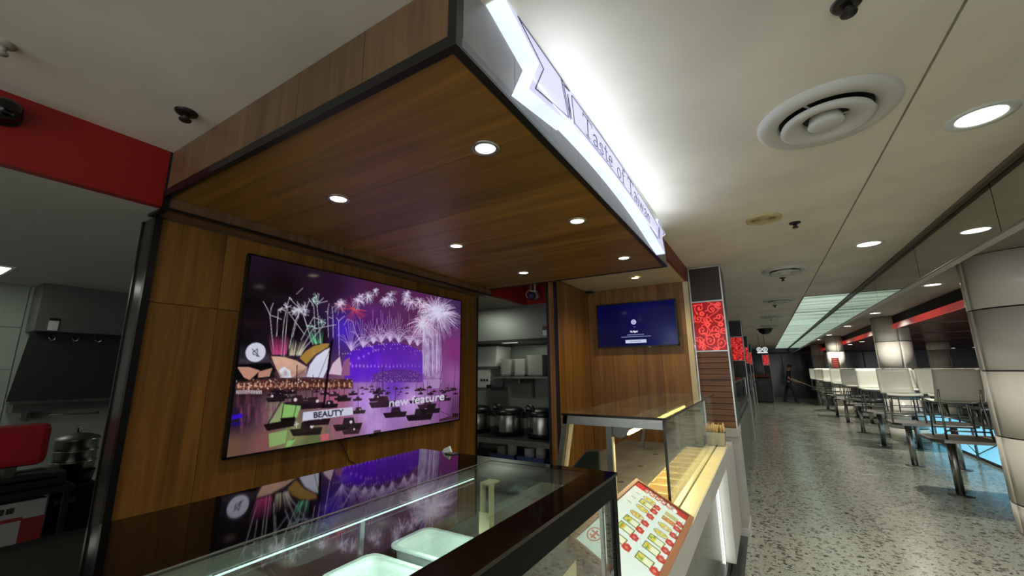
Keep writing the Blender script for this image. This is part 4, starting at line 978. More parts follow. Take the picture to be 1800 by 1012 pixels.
# ------------------------------------------------------------------ ceiling fittings over the walkway
def diffuser(x, y, r, label, m=mat('vent_white', srgb(206,206,198), .45, vary=.04), fine=False):
    t = thing('ceiling_vent', label, 'vent', (x,y,ZC), 'round air vents in the walkway ceiling')
    if not fine:
        MB().lathe((x,y,ZC), [(r*1.0,0),(r*1.0,-.012),(r*.92,-.030),(r*.70,-.020),(r*.66,-.001)], 48).build('outer_cone', m, t)
        MB().lathe((x,y,ZC), [(r*.64,-.030),(r*.66,-.044),(r*.58,-.052),(r*.36,-.030),(r*.32,-.004)], 48).build('middle_cone', m, t)
        MB().lathe((x,y,ZC), [(0,-.052),(r*.20,-.056),(r*.26,-.046),(r*.22,-.006)], 40).build('inner_cone', m, t)
        MB().lathe((x,y,ZC), [(0,-.0015),(r*.9,-.0015)], 40).build('throat', M_BLACKM, t)
        for k in range(3):
            a = k*2*PI/3; MB().cyl((x+r*.24*math.cos(a),y+r*.24*math.sin(a),ZC-.012),(x+r*.9*math.cos(a),y+r*.9*math.sin(a),ZC-.012),.005,seg=6).build('strut', m, t)
    else:
        my = mat('vent_yellowed', srgb(196,180,128), .45)
        MB().lathe((x,y,ZC), [(r,0),(r,-.010),(r*.8,-.018),(r*.72,-.004)], 40).build('flange', my, t)
        for k in range(5):
            q = r*(.66-.12*k); MB().lathe((x,y,ZC), [(q,-.002),(q,-.010),(q-.006,-.010),(q-.006,-.002)], 32).build('ring_louvre', my, t)
        MB().lathe((x,y,ZC), [(0,-.001),(r*.7,-.001)], 32).build('throat', mat('vent_dust', srgb(90,80,60), .8), t)
    return t
diffuser(.357,2.132,.262,'largest round ceiling vent, nearest the camera, with three stepped cones')
diffuser(.121,3.483,.118,'small yellowed round ceiling grille between the two nearest large vents',fine=True)
diffuser(.325,5.52,.225,'round stepped ceiling vent just past the small yellowed grille')
diffuser(.328,7.97,.225,'round stepped ceiling vent, third large one along the walkway')
diffuser(.276,10.47,.225,'round stepped ceiling vent, fourth large one along the walkway')
diffuser(.25,12.6,.2,'round stepped ceiling vent, farthest one before the camera dome')
def sprinkler(x, y, r, label, m=mat('sprinkler_dark', srgb(30,24,20), .4)):
    t = thing('sprinkler', label, 'sprinkler', (x,y,ZC), 'sprinkler heads in the ceiling')
    MB().lathe((x,y,ZC), [(0,-.012),(r*.5,-.014),(r*.92,-.008),(r,0)], 24).build('escutcheon', m, t)
    MB().cyl((x,y,ZC-.035),(x,y,ZC-.012),r*.32,seg=12).build('stem', m, t)
    MB().lathe((x,y,ZC), [(0,-.042),(r*.5,-.042),(r*.55,-.036),(0,-.036)], 18).build('deflector', m, t)
    return t
sprinkler(.33,3.72,.04,'dark sprinkler head beside the small yellowed grille')
sprinkler(.324,6.0,.035,'dark sprinkler head just past the second large vent')
sprinkler(.29,8.6,.035,'dark sprinkler head past the third large vent')
sprinkler(.26,10.95,.035,'dark sprinkler head past the fourth large vent')
sprinkler(-2.02,.629,.042,'black sprinkler head on the white ceiling left of the canopy')
sprinkler(.344,1.455,.042,'large dark sprinkler head at the very top of the picture')
sprinkler(-2.10,.135,.030,'pale sprinkler head at the left picture edge above the red band', mat('sprinkler_pale', srgb(170,164,150), .5))
dm = thing('dome_camera', 'dark camera dome hanging from the walkway ceiling far away', 'camera', (.15,13.6,ZC))
MB().lathe((.15,13.6,ZC), [(.20,0),(.20,-.03),(.17,-.035)], 28).build('collar', M_BLACK, dm); MB().lathe((.15,13.6,ZC), [(.17,-.035),(.15,-.10),(.09,-.15),(0,-.17)], 28).build('dome', mat('smoked_dome', srgb(12,12,12), .1), dm)
dm = thing('dome_camera', 'black camera dome on the red band at the left picture edge', 'camera', (-2.44,.20,2.52))
MB().cyl((-2.469,.20,2.585),(-2.455,.20,2.585),.052,seg=24).build('collar', M_BLACK, dm)
MB().lathe((-2.43,.20,2.585), [(0,-.05),(.03,-.04),(.046,-.015),(.046,.02),(.03,.04),(0,.05)], 24).build('dome', MATS['smoked_dome'], dm)

for (x,y,s) in ((.965,2.52,'nearest large corridor downlight at the right'),(.945,4.76,'large corridor downlight, second from the camera'),(.97,.28,'large corridor downlight just behind the camera'),(.97,-1.95,'large corridor downlight far behind the camera')):
    downlight('corridor_downlight', x, y, ZC, .115, s, 'large corridor downlights', M_LAMPC, P_CORRIDOR, COOL, 2.5, M_WHITEP)
for i,(x,y) in enumerate(((2.165,7.9),(2.157,11.4),(2.12,14.55),(2.09,18.05),(2.02,20.75))):
    downlight('seating_downlight', x, y, ZC+.03, .115, '%s downlight along the ceiling over the seating' % ['nearest','second','third','fourth','fifth'][i], 'downlights over the seating', M_LAMPC, P_FAR, COOL, 2.6, M_WHITEP)

# lit ceiling panels, greenish white
lp = thing('lit_ceiling_strip', 'long strip of greenish lit panels in the walkway ceiling', 'ceiling light', (.95,17,ZC-.03))
def panelmat():
    m, nt, p = base('lit_panel'); N = nt.nodes.new; L = nt.links.new
    tc = N('ShaderNodeTexCoord'); mp = N('ShaderNodeMapping'); mp.inputs['Scale'].default_value = (.6,7,1); nz = N('ShaderNodeTexNoise'); nz.inputs['Scale'].default_value = 1; nz.inputs['Detail'].default_value = 4; nz.inputs['Roughness'].default_value = .6
    oi = N('ShaderNodeObjectInfo'); ad = N('ShaderNodeVectorMath'); mu = N('ShaderNodeMath'); mu.operation = 'MULTIPLY'; mu.inputs[1].default_value = 20; L(oi.outputs['Random'], mu.inputs[0]); L(tc.outputs['Object'], ad.inputs[0]); L(mu.outputs[0], ad.inputs[1])
    L(ad.outputs[0], mp.inputs[0]); L(mp.outputs[0], nz.inputs['Vector'])
    rp = N('ShaderNodeValToRGB'); e = rp.color_ramp.elements; e[0].position = .32; e[0].color = srgb(96,116,98); e[1].position = .72; e[1].color = srgb(214,240,222)
    L(nz.outputs['Fac'], rp.inputs[0]); L(rp.outputs[0], p.inputs['Emission Color']); p.inputs['Emission Strength'].default_value = E_PANEL
    p.inputs['Base Color'].default_value = (.5,.55,.5,1); return m
MP = panelmat(); ys = np.linspace(7.80,27.3,10)
for a,b in zip(ys[:-1],ys[1:]): B(.665,1.235,a+.012,b-.012,ZC-.004,ZC+.02).build('lit_panel', MP, lp)
for a in ys: B(.655,1.25,a-.012,a+.012,ZC-.008,ZC+.02).build('cross_bar', M_STEELD, lp)
for x in (.650,1.236): B(x,x+.014,7.79,27.3,ZC-.010,ZC+.02).build('side_bar', M_STEELD, lp)

# mirrored bulkhead right of the walkway
mb_ = sthing('trim_3', (1.3,10,2.34))
M_MIRROR = mat('bulkhead_mirror', srgb(176,178,168), .035, metal=1, vary=.02, vs=2)
ym = [-2.5,-1.0,.5,2.0,3.46,4.95]+[4.95+1.6*i for i in range(1,15)]
for a,b in zip(ym[:-1],ym[1:]): B(1.287,1.297,a+.004,b-.004,2.352,2.679).build('mirror_panel', M_MIRROR, mb_)
B(1.25,1.284,-3,7.78,2.655,2.679).build('head_channel', mat('channel_brown', srgb(104,94,78), .4), mb_)
B(1.254,1.284,7.8,27.3,2.66,2.679).build('head_channel', M_ALU, mb_)
B(1.284,1.300,-3,27.3,2.345,2.351).build('bottom_channel', M_STEELD, mb_)
B(1.2985,1.36,-3,27.3,2.3455,2.70).build('bulkhead_core', M_CEIL_COOL, mb_)

# dropped red-edged ceiling over the far seating
sl = sthing('ceiling_dropped', (5,15,2.42))
B(2.62,10.9,-4,28,2.44,2.52).build('slab', mat('dark_red_gloss_ceiling', srgb(120,56,44), .22, vary=.12, vs=.8), sl)
for k in range(-3,7):
    a = 6.2+k*3.1; B(2.585,2.62,a+.01,a+3.09,2.42,2.53).build('red_edge_panel', emit('red_edge_glow', srgb(236,44,36), .30, .9, (1,.5,1)), sl)
B(2.60,2.63,-3,28,2.531,2.79).build('upper_fascia', M_BLACKM, sl)
for k in range(6): B(2.8,10.8,8.0+3.2*k,8.03+3.2*k,2.425,2.44).build('joint_strip', M_BLACK, sl)
for i,(x,y) in enumerate(((2.92,17.9),(2.87,19.8),(2.82,21.7),(5.85,21.8),(8.2,26.6),(7.6,26.9),(7.1,27.2))):
    t = thing('spot_fitting', 'tiny downlight in the dropped red ceiling, %s from the left' % ['third','second','first','fourth','seventh','sixth','fifth'][i], 'downlight', (x,y,2.44), 'tiny downlights in the dropped ceiling')
    MB().lathe((x,y,2.44), [(.09,0),(.09,-.01),(.07,-.01)], 20).build('trim_ring', M_WHITEP, t); MB().lathe((x,y,2.44), [(0,-.008),(.072,-.008)], 20).build('lens', M_LAMPC, t)

# ------------------------------------------------------------------ round columns clad in cream panels
M_COL = mat('cream_column_panel', srgb(232,227,214), .2, vary=.03, vs=4)
def column(x, y, r, ztop, label, a0=0.0, seg=24):
    t = thing('round_column', label, 'column', (x,y,0), 'round cream columns')
    MB().cyl((x,y,0),(x,y,ztop),r-.012,seg=40).build('core', M_BLACK, t, smooth=None)
    zz = [0.0,.27,.89,1.53,2.15,ztop]
    for j in range(5):
        z0, z1 = zz[j]+.007, zz[j+1]-.007
        for q in range(4):
            b0 = a0+q*PI/2+.008; b1 = a0+(q+1)*PI/2-.008; vs = []; n = 12
            for i in range(n+1):
                a = b0+(b1-b0)*i/n; ca, sa = math.cos(a), math.sin(a)
                vs += [(x+r*ca,y+r*sa,z0),(x+r*ca,y+r*sa,z1),(x+(r-.012)*ca,y+(r-.012)*sa,z1),(x+(r-.012)*ca,y+(r-.012)*sa,z0)]
            mbb = MB(); mbb.add(vs, [(4*i,4*i+4,4*i+5,4*i+1) for i in range(n)], 0, True)
            mbb.add(vs, [f for i in range(n) for f in ((4*i+1,4*i+5,4*i+6,4*i+2),(4*i+2,4*i+6,4*i+7,4*i+3),(4*i,4*i+3,4*i+7,4*i+4))]+[(0,1,2,3),(4*n,4*n+3,4*n+2,4*n+1)])
            mbb.build('cladding_panel', M_COL, t)
    return t
column(2.336,6.22,.40,ZC+.03,'large cream column cropped by the right picture edge',math.radians(-82))
column(2.60,12.62,.325,ZC+.03,'cream column standing behind the seating, second from the camera',math.radians(-80))
column(2.29,18.95,.26,ZC+.03,'cream column standing behind the seating, third from the camera',math.radians(-80))
column(2.35,25.2,.26,ZC+.03,'farthest and smallest cream column by the end wall',math.radians(-80))
column(5.28,20.0,.30,2.44,'cream column deep among the dark seating at the right',math.radians(-60))
rs = thing('notice_board', 'small dark red notice board on the third cream column', 'sign', (2.19,17.6,1.6))
B(2.12,2.30,18.675,18.704,1.58,1.93).build('board', mat('notice_red', srgb(112,26,22), .4), rs)
for k in range(4): B(2.14,2.28,18.670,18.675,1.63+.075*k,1.655+.075*k).build('line_of_print', mat('notice_print', srgb(168,90,80), .5), rs)
for a in ((2.11,2.12,1.57,1.94),(2.30,2.31,1.57,1.94)): B(a[0],a[1],18.665,18.704,a[2],a[3]).build('frame_strip', M_STEELD, rs)
# hanging washroom sign with two round marks
ws = thing('hanging_sign', 'small hanging lit sign with two white round figures', 'sign', (.02,16.2,2.06))
B(-.145,.185,16.2,16.23,2.06,2.30).build('plate', mat('sign_plate', srgb(20,24,22), .4), ws)
for q in (-.06,.10): MB().cyl((q,16.21,2.30),(q,16.21,2.68),.008,seg=6).build('hanger', M_STEELD, ws)
SW = emit('sign_white', srgb(236,244,238), 1.1)
for q in (-.062,.102):
    MB().tube([(q+.068*math.cos(a),16.196,2.205+.068*math.sin(a)) for a in np.linspace(0,2*PI,20,endpoint=False)], .010, 6, closed=True).build('ring', SW, ws)
    MB().tube([(q+.026*math.cos(a),16.196,2.205+.034*math.sin(a)) for a in np.linspace(0,2*PI,14,endpoint=False)], .007, 6, closed=True).build('figure', SW, ws)
B(-.13,.17,16.190,16.198,2.085,2.115).build('bar', SW, ws)

# ------------------------------------------------------------------ tables and chairs (chairs put up on the tables for the night)
def make_table():
    t = thing('fixed_table', 'x', 'table', (0,0,0), 'fixed tables along the walkway')
    o = [(-.40,-.33),(.40,-.33),(.50,-.22),(.50,.22),(.40,.33),(-.40,.33),(-.50,.22),(-.50,-.22)]
    MB().prism(o,'z',.664,.690).build('table_top', M_TABLE, t)
    s = [(p[0]*1.012,p[1]*1.018) for p in o]; n = 8
    vs = [(p[0],p[1],.655) for p in s]+[(p[0],p[1],.6895) for p in s]+[(p[0],p[1],.6895) for p in o]+[(p[0],p[1],.655) for p in o]
    MB().add(vs, [(a*n+i,a*n+(i+1)%n,((a+1)%4)*n+(i+1)%n,((a+1)%4)*n+i) for a in range(4) for i in range(n)]).build('edge_band', M_STEEL, t)
    for x in (-.27,.27):
        po = MB().cyl((x,0,.008),(x,0,.664),.043,seg=20).build('pole', M_STEEL, t)
        MB().lathe((x,0,0), [(0,.0),(.125,.0),(.125,.006),(.05,.010),(.043,.012)], 24).build('floor_plate', M_STEELD, po)
        B(x-.10,x+.10,-.10,.10,.652,.6635).build('top_plate', M_STEELD, po)
    return t
def make_chair():
    t = thing('stacking_chair', 'x', 'chair', (0,0,0), 'white chairs put up on the tables')
    def shell(prof, bow, name, wtop=1.0):
        nx = 9; vs = []
        for j,(y,z) in enumerate(prof):
            k = 1+(wtop-1)*j/(len(prof)-1)
            for i in range(nx):
                u = -1+2*i/(nx-1); vs.append((u*.225*k, y+bow*u*u, z+.012*u*u*(1 if bow == 0 else 0)))
        fs = [(j*nx+i,j*nx+i+1,(j+1)*nx+i+1,(j+1)*nx+i) for j in range(len(prof)-1) for i in range(nx-1)]
        MB().add(vs, fs, 0, True).build(name, M_CHAIR, t, solid=.012, smooth=True)
    # the chair faces -y
    shell([(-.235,.415),(-.228,.443),(-.20,.455),(-.10,.447),(.02,.438),(.12,.440),(.165,.452)], 0.0, 'seat', 1.0)
    shell([(.165,.455),(.195,.485),(.215,.54),(.232,.62),(.246,.72),(.254,.80),(.258,.862)], -.030, 'backrest', .97)
    for s in (-1,1):
        MB().tube([(s*.205,-.205,0),(s*.195,-.195,.30),(s*.185,-.18,.43)], .011, 10).build('leg', M_CHROME, t)
        MB().tube([(s*.205,.235,0),(s*.195,.205,.30),(s*.19,.18,.45),(s*.19,.225,.60)], .011, 10).build('leg', M_CHROME, t)
        MB().tube([(s*.19,-.19,.43),(s*.19,.18,.435)], .010, 8).build('seat_rail', M_CHROME, t)
    MB().tube([(-.20,-.20,.10),(.20,-.20,.10)], .009, 8).build('cross_bar', M_CHROME, t)
    MB().tube([(-.19,-.185,.405),(.19,-.185,.405)], .010, 8).build('cross_bar', M_CHROME, t)
    MB().tube([(-.20,.225,.10),(.20,.225,.10)], .009, 8).build('cross_bar', M_CHROME, t)
    return t
T0 = make_table(); C0 = make_chair(); used_t = [False]; used_c = [False]
def place(proto, used, loc, rz, label):
    if not used[0]:
        used[0] = True; proto.location = loc; proto.rotation_euler = (0,0,rz); proto['label'] = label; return proto
    return dup(proto, loc, rz, label)
ORD = ['nearest','second','third','fourth','fifth','sixth','seventh','eighth']
for i,y in enumerate((7.63,9.47,11.5,13.58,15.75,17.82,20.2,22.4)):
    place(T0, used_t, (2.21,y,0), 0, '%s fixed two-pole table in the walkway-side row' % ORD[i])
    if i == 0:
        place(C0, used_c, (2.055,y,.6925), PI+.03, 'chair on the nearest walkway-side table, its back turned to the camera')
        place(C0, used_c, (2.53,y+.02,.6925), PI-.05, 'chair on the nearest walkway-side table, half hidden by the large column')
    else:
        a = [0,.02,-.03,.04,0,-.04,.03,0][i]
        place(C0, used_c, (1.93,y+.02,.6925), a, 'white chair on the %s walkway-side table, on its walkway end, seat towards the camera' % ORD[i])
        place(C0, used_c, (2.44,y+.03,.6925), -a+.03, 'white chair on the %s walkway-side table, on its inner end' % ORD[i])
for i,y in enumerate((9.46,11.42,13.4,15.6,17.85)):
    place(T0, used_t, (4.3,y+.02,0), 0, '%s fixed table in the inner row behind the walkway-side row' % ORD[i])
    if 1:
        place(C0, used_c, (4.04,y+.03,.6925), .05, 'white chair on the %s inner-row table, nearer the walkway' % ORD[i])
        place(C0, used_c, (4.54,y+.02,.6925), -.06, 'white chair on the %s inner-row table, farther from the walkway' % ORD[i])
# cyan lit low display beyond the tables
cy_ = thing('lit_low_display', 'low cyan-glowing display panels behind the nearest tables', 'light box', (3.0,11,0))
for k in range(5):
    B(3.00,3.015,8.62+k*.98,9.53+k*.98,.06,.60).build('lit_panel', emit('cyan_panel', srgb(120,214,250), .85, .15, (1,1,2)), cy_)
    B(2.98,3.04,8.55+k*.98,8.61+k*.98,0,.64).build('post', M_STEELD, cy_)
    MB().tube([(2.995,8.62+k*.98,.10+.3*(k%2)),(2.995,9.53+k*.98,.40-.3*(k%2))], .008, 6).build('brace', M_STEELD, cy_)
B(2.98,3.05,8.55,13.5,.60,.64).build('top_rail', M_STEELD, cy_); B(3.016,3.04,8.6,13.5,.02,.60).build('backing', M_BLACK, cy_)

# ------------------------------------------------------------------ person with a mop at the far end
def make_person(loc):
    J = {'pel':(0,0,.95,.135),'sp':(.03,0,1.13,.125),'ch':(.06,0,1.33,.145),'nk':(.10,0,1.49,.062),'hd':(.135,0,1.575,.075),'hm':(.145,0,1.645,.092),'ht':(.14,0,1.705,.07)}
    E = [('pel','sp'),('sp','ch'),('ch','nk'),('nk','hd'),('hd','hm'),('hm','ht')]
    J['no'] = (.245,0,1.625,.014); E.append(('hm','no'))
    for s,n in ((-1,'r'),(1,'l')):
        J.update({n+'sh':(.06,s*.18,1.41,.068),n+'el':(.02 if s < 0 else .08,s*.27,1.13,.045),n+'wr':(.24 if s < 0 else .34,s*.13,.98,.030),n+'pm':(.30 if s < 0 else .40,s*.10,.955,.032)})
        E += [('ch',n+'sh'),(n+'sh',n+'el'),(n+'el',n+'wr'),(n+'wr',n+'pm')]
        px_ = J[n+'pm'][0]
        for f,(dx,dy,dz) in enumerate(((.02,-.01,.035),(.05,.00,.02),(.055,.01,.0),(.05,.015,-.02),(.04,.02,-.04))):
            J[n+'f%d'%f] = (px_+dx,s*(.10-dy),.955+dz,.009); J[n+'g%d'%f] = (px_+dx+.02,s*(.075-dy),.945+dz,.008); E += [(n+'pm',n+'f%d'%f),(n+'f%d'%f,n+'g%d'%f)]
        f = 1 if s < 0 else -1
        J.update({n+'hp':(0,s*.095,.88,.10),n+'kn':(.02+.16*f,s*.10,.50,.065),n+'an':(-.02+.22*f,s*.10,.09,.045),n+'to':(.13+.22*f,s*.11,.035,.035),n+'hl':(-.07+.22*f,s*.10,.04,.036)})
        E += [('pel',n+'hp'),(n+'hp',n+'kn'),(n+'kn',n+'an'),(n+'an',n+'to'),(n+'an',n+'hl')]
    ks = list(J); me = bpy.data.meshes.new('tmp_body'); me.from_pydata([J[k][:3] for k in ks], [(ks.index(a),ks.index(b)) for a,b in E], [])
    ob = bpy.data.objects.new('tmp_body', me); COL.objects.link(ob); md = ob.modifiers.new('s','SKIN')
    for i,k in enumerate(ks):
        me.skin_vertices[0].data[i].radius = (J[k][3],J[k][3]); me.skin_vertices[0].data[i].use_root = (k == 'pel')
    ob.modifiers.new('b','SUBSURF').levels = 2
    bpy.context.view_layer.update(); dg = bpy.context.evaluated_depsgraph_get()
    nm = bpy.data.meshes.new_from_object(ob.evaluated_get(dg)); bpy.data.objects.remove(ob)
    t = thing('person', 'person in black T-shirt and dark trousers holding a long white-handled mop', 'person', loc)
    mats = [mat('skin', srgb(170,124,100), .5), mat('black_shirt', srgb(20,20,24), .8), mat('dark_trousers', srgb(24,24,38), .8), mat('dark_shoe', srgb(18,16,16), .5)]
    for m in mats: nm.materials.append(m)
    for p in nm.polygons:
        c = p.center; p.use_smooth = True
        if c.z < .075: q = 3
        elif c.z < .96 and abs(c.y) < .24 and c.x < .17 or c.z < .85: q = 2
        elif c.z > 1.47: q = 0
        elif abs(c.y) > .15 and c.z < 1.20: q = 0
        elif c.x > .2: q = 0
        else: q = 1
        p.material_index = q
    b = bpy.data.objects.new('body', nm); COL.objects.link(b); put(b, loc, t)
    lx, ly, lz = loc
    MB().lathe((lx+.128,ly,lz+1.655), [(.098,-.03),(.102,.02),(.085,.075),(.045,.10),(0,.105)], 20).build('hair', mat('dark_hair', srgb(26,22,20), .7), t)
    for s in (-1,1):
        MB().lathe((lx+.222,ly+s*.035,lz+1.645), [(0,-.012),(.012,0),(0,.012)], 8).build('eye', M_BLACK, t)
        MB().lathe((lx+.125,ly+s*.098,lz+1.625), [(0,-.03),(.014,0),(0,.03)], 8).build('ear', mats[0], t)
    B(lx+.222,lx+.232,ly-.03,ly+.03,lz+1.575,lz+1.583).build('mouth', mat('lips', srgb(130,80,70), .5), t)
    return t
make_person((.90,23.45,0))
mp_ = thing('floor_mop', 'long white-handled mop held by the person at the far end', 'mop', (1.9,23.3,0))
MB().cyl((1.03,23.36,1.12),(2.05,23.30,.62),.016,seg=10).build('handle', M_WHITECER, mp_)
MB().cyl((2.05,23.30,.62),(2.85,23.25,.06),.014,seg=10).build('handle', M_STEEL, mp_)
B(2.68,3.05,23.14,23.36,0,.06).build('mop_head', mat('mop_grey', srgb(80,80,80), .9), mp_)
# ------------------------------------------------------------------ kitchen seen left of the big screen
M_HOOD = mat('hood_steel', srgb(138,140,136), .34, metal=.85, vary=.06, vs=2)
kh = thing('range_hood', 'grey steel range hood at the left above the black splashback', 'range hood', (-5.6,1.9,1.955))
B(-5.836,-5.50,.908,3.2,1.955,2.383).build('hood_box', M_HOOD, kh)
B(-5.80,-5.52,.93,3.18,1.945,1.955).build('filter_tray', M_BLACKM, kh)
sb_ = B(-5.500,-5.485,.985,1.045,1.962,2.05).build('switch_box', mat('switch_white', srgb(170,172,168), .4), kh)
B(-5.500,-5.484,.983,1.050,2.05,2.075).build('switch_cap', M_BLACK, sb_)
kp = thing('splashback', 'matt black splashback panel with steel hooks under the left range hood', 'panel', (-5.6,2,1.34))
MB().prism([(.905,1.944),(3.2,1.944),(3.2,1.345),(.855,1.345)],'x',-5.60,-5.585).build('panel', M_BLACKM, kp)
for y in (1.02,1.17,1.33): MB().tube([(-5.575,y,1.935),(-5.57,y,1.90),(-5.55,y+.012,1.875),(-5.53,y+.03,1.885),(-5.535,y+.035,1.905)], .005, 6).build('hook', M_STEEL, kp)
B(-5.62,-5.50,.86,3.2,1.318,1.344).build('ledge', M_STEELD, kp)
ks = thing('wall_shelf', 'pale steel wall shelf strip below the black splashback', 'shelf', (-5.7,2,1.2))
B(-5.836,-5.60,.90,3.2,1.245,1.315).build('shelf_board', M_HOOD, ks); MB().tube([(-5.58,1.12,1.225),(-5.56,1.12,1.215),(-5.56,1.45,1.205),(-5.58,1.45,1.215)], .008, 8).build('towel_rail', M_STEELD, ks)
for y in (1.0,2.4): B(-5.836,-5.65,y,y+.02,1.16,1.245).build('bracket', M_STEELD, ks)
tag(B(-5.838,-5.815,.60,.72,1.50,1.74).build('notice_sheet', [mat('notice_white', srgb(160,160,152), .6)]), 'white notice sheet on the tiled kitchen wall at the left edge', 'notice')
kl = thing('ceiling_light_panel', 'small fluorescent light panel in the kitchen ceiling at the left edge', 'ceiling light', (-5.05,.42,2.383))
B(-5.28,-4.86,.20,.64,2.377,2.385).build('frame', M_WHITEP, kl); B(-5.25,-4.89,.22,.62,2.374,2.377).build('diffuser', emit('fluorescent', srgb(244,250,226), 2.4), kl)
lamp('tube', 'AREA', (-5.07,.42,2.36), 3.0, (.9,1,.88), kl, .4)
# black trolley with griddle, printed carton, steamer pot
tr = thing('kitchen_trolley', 'black two-tier kitchen trolley left of the wooden wall', 'trolley', (-3.75,.4,0))
M_TROL = mat('trolley_black', srgb(20,20,22), .4)
B(-4.05,-3.45,-.3,1.20,.60,.64).build('lower_shelf', M_TROL, tr); B(-3.80,-3.50,-.3,.87,.915,.945).build('upper_shelf', M_TROL, tr)
for (x,y) in ((-4.03,-.28),(-4.03,1.16),(-3.49,-.28),(-3.49,1.16)): B(x,x+.03,y,y+.03,0,.60).build('leg', M_TROL, tr)
for (x,y) in ((-3.79,-.28),(-3.53,-.28),(-3.79,.83),(-3.53,.83)): B(x,x+.025,y,y+.025,.64,.915).build('upright', M_TROL, tr)
gr = thing('contact_griddle', 'black contact griddle with raised red lid on the kitchen trolley', 'griddle', (-3.75,.4,.945))
B(-3.79,-3.56,-.1,.84,.945,1.02).build('base', M_TROL, gr, bevel=.01); B(-3.60,-3.56,.0,.80,.985,.998).build('chrome_strip', M_STEEL, gr)
B(-3.77,-3.70,-.05,.78,1.02,1.026).build('plate', mat('griddle_plate', srgb(50,52,50), .3), gr)
gl_ = B(-3.68,-3.60,-.1,.755,1.065,1.295).build('lid', mat('griddle_red', srgb(150,24,30), .4), gr, bevel=.035)
B(-3.70,-3.69,.15,.66,1.03,1.10).build('lid_hinge', M_STEELD, gl_); B(-3.70,-3.60,.60,.64,1.02,1.07).build('lid_support', M_STEELD, gl_)
cr = thing('printed_carton', 'white cardboard carton with red corner and print under the griddle', 'box', (-3.62,.4,.64))
B(-3.92,-3.55,.10,.775,.64,.89).build('carton', mat('carton_white', srgb(130,128,124), .6), cr)
B(-3.549,-3.545,.69,.775,.64,.80).build('red_corner', mat('carton_red', srgb(110,22,24), .5), cr); B(-3.549,-3.545,.10,.69,.795,.812).build('red_band', MATS['carton_red'], cr)
for k in range(7): B(-3.5495,-3.546,.42+.035*k,.445+.035*k,.838,.866).build('print_mark', M_BLACKM, cr)
for k in range(3): B(-3.5495,-3.546,.40,.62-.05*k,.745-.03*k,.756-.03*k).build('print_line', MATS['carton_red'] if k == 1 else M_BLACKM, cr)
st = thing('steamer_pot', 'stacked stainless steamer pot with lid beside the red griddle lid', 'pot', (-3.93,.945,.64))
B(-4.04,-3.82,.84,1.06,.641,.88).build('burner_stand', M_TROL, st, bevel=.01); B(-3.82,-3.816,.86,.96,.78,.81).build('label_plate', M_ALU, st)
MB().lathe((-3.93,.945,.88), [(0,0),(.10,.0),(.112,.07),(.112,.075)], 32).build('bowl', M_BLACK, st)
for k in range(3):
    z = .952+.068*k; MB().lathe((-3.93,.945,z), [(.098,0),(.103,.002),(.103,.058),(.109,.060),(.109,.067),(.098,.067)], 36).build('tier', M_STEEL, st)
pl_ = MB().lathe((-3.93,.945,1.156), [(.110,0),(.10,.012),(.06,.028),(0,.036)], 32).build('lid', M_STEELD, st)
MB().tube([(-3.95,.945,1.185),(-3.95,.945,1.225),(-3.91,.945,1.225),(-3.91,.945,1.185)], .007, 8).build('lid_handle', M_STEEL, pl_)

# ------------------------------------------------------------------ kitchen niche right of the big screen
nh = thing('range_hood', 'wide pale steel range hood above the plate shelf in the kitchen niche', 'range hood', (-2.8,4.9,1.955))
B(-3.75,-1.905,4.47,5.42,1.96,2.384).build('hood_box', M_HOOD, nh); B(-3.75,-1.905,4.465,4.50,1.925,1.96).build('lower_lip', M_BLACK, nh)
B(-3.72,-1.93,4.50,5.40,1.94,1.96).build('filter_tray', M_BLACKM, nh)
B(-2.95,-2.75,4.62,4.70,1.932,1.94).build('added_hood_strip', emit('added_hood_glow', srgb(230,240,214), .6), nh); lamp('added_hood_fill', 'AREA', (-2.9,4.85,1.925), 2.2, (.94,1,.86), nh, .5)  # strip and lamp added under the hood to brighten shelf and wall
ch_ = B(-2.255,-2.175,4.452,4.468,2.05,2.10).build('card_holder', mat('card_brown', srgb(90,60,54), .5), nh); B(-2.25,-2.18,4.448,4.466,1.985,2.05).build('card', M_WHITEP, ch_)
sh = thing('plate_shelf', 'steel wall shelf carrying three stacks of white plates', 'shelf', (-2.85,5.2,1.46))
B(-3.36,-1.95,4.95,5.43,1.465,1.49).build('board', M_STEEL, sh)
for x in (-2.93,-2.10): B(x,x+.03,5.0,5.43,1.40,1.465).build('bracket', M_STEELD, sh); B(x,x+.03,5.38,5.43,1.18,1.40).build('bracket', M_STEELD, sh)
def plate(x, y, z, a, label):
    t = tag(MB().add([(x-a*.7,y-a*.7,z),(x+a*.7,y-a*.7,z),(x+a*.7,y+a*.7,z),(x-a*.7,y+a*.7,z),(x-a,y-a,z+.026),(x+a,y-a,z+.026),(x+a,y+a,z+.026),(x-a,y+a,z+.026),
        (x-a*.9,y-a*.9,z+.026),(x+a*.9,y-a*.9,z+.026),(x+a*.9,y+a*.9,z+.026),(x-a*.9,y+a*.9,z+.026),(x-a*.62,y-a*.62,z+.008),(x+a*.62,y-a*.62,z+.008),(x+a*.62,y+a*.62,z+.008),(x-a*.62,y+a*.62,z+.008)],
        [(3,2,1,0)]+[(i,(i+1)%4,4+(i+1)%4,4+i) for i in range(4)]+[(4+i,4+(i+1)%4,8+(i+1)%4,8+i) for i in range(4)]+[(8+i,8+(i+1)%4,12+(i+1)%4,12+i) for i in range(4)]+[(12,13,14,15)]).build('square_bowl', M_WHITECER), label, 'bowl', 'stacked bowls on the kitchen shelf')
    return t
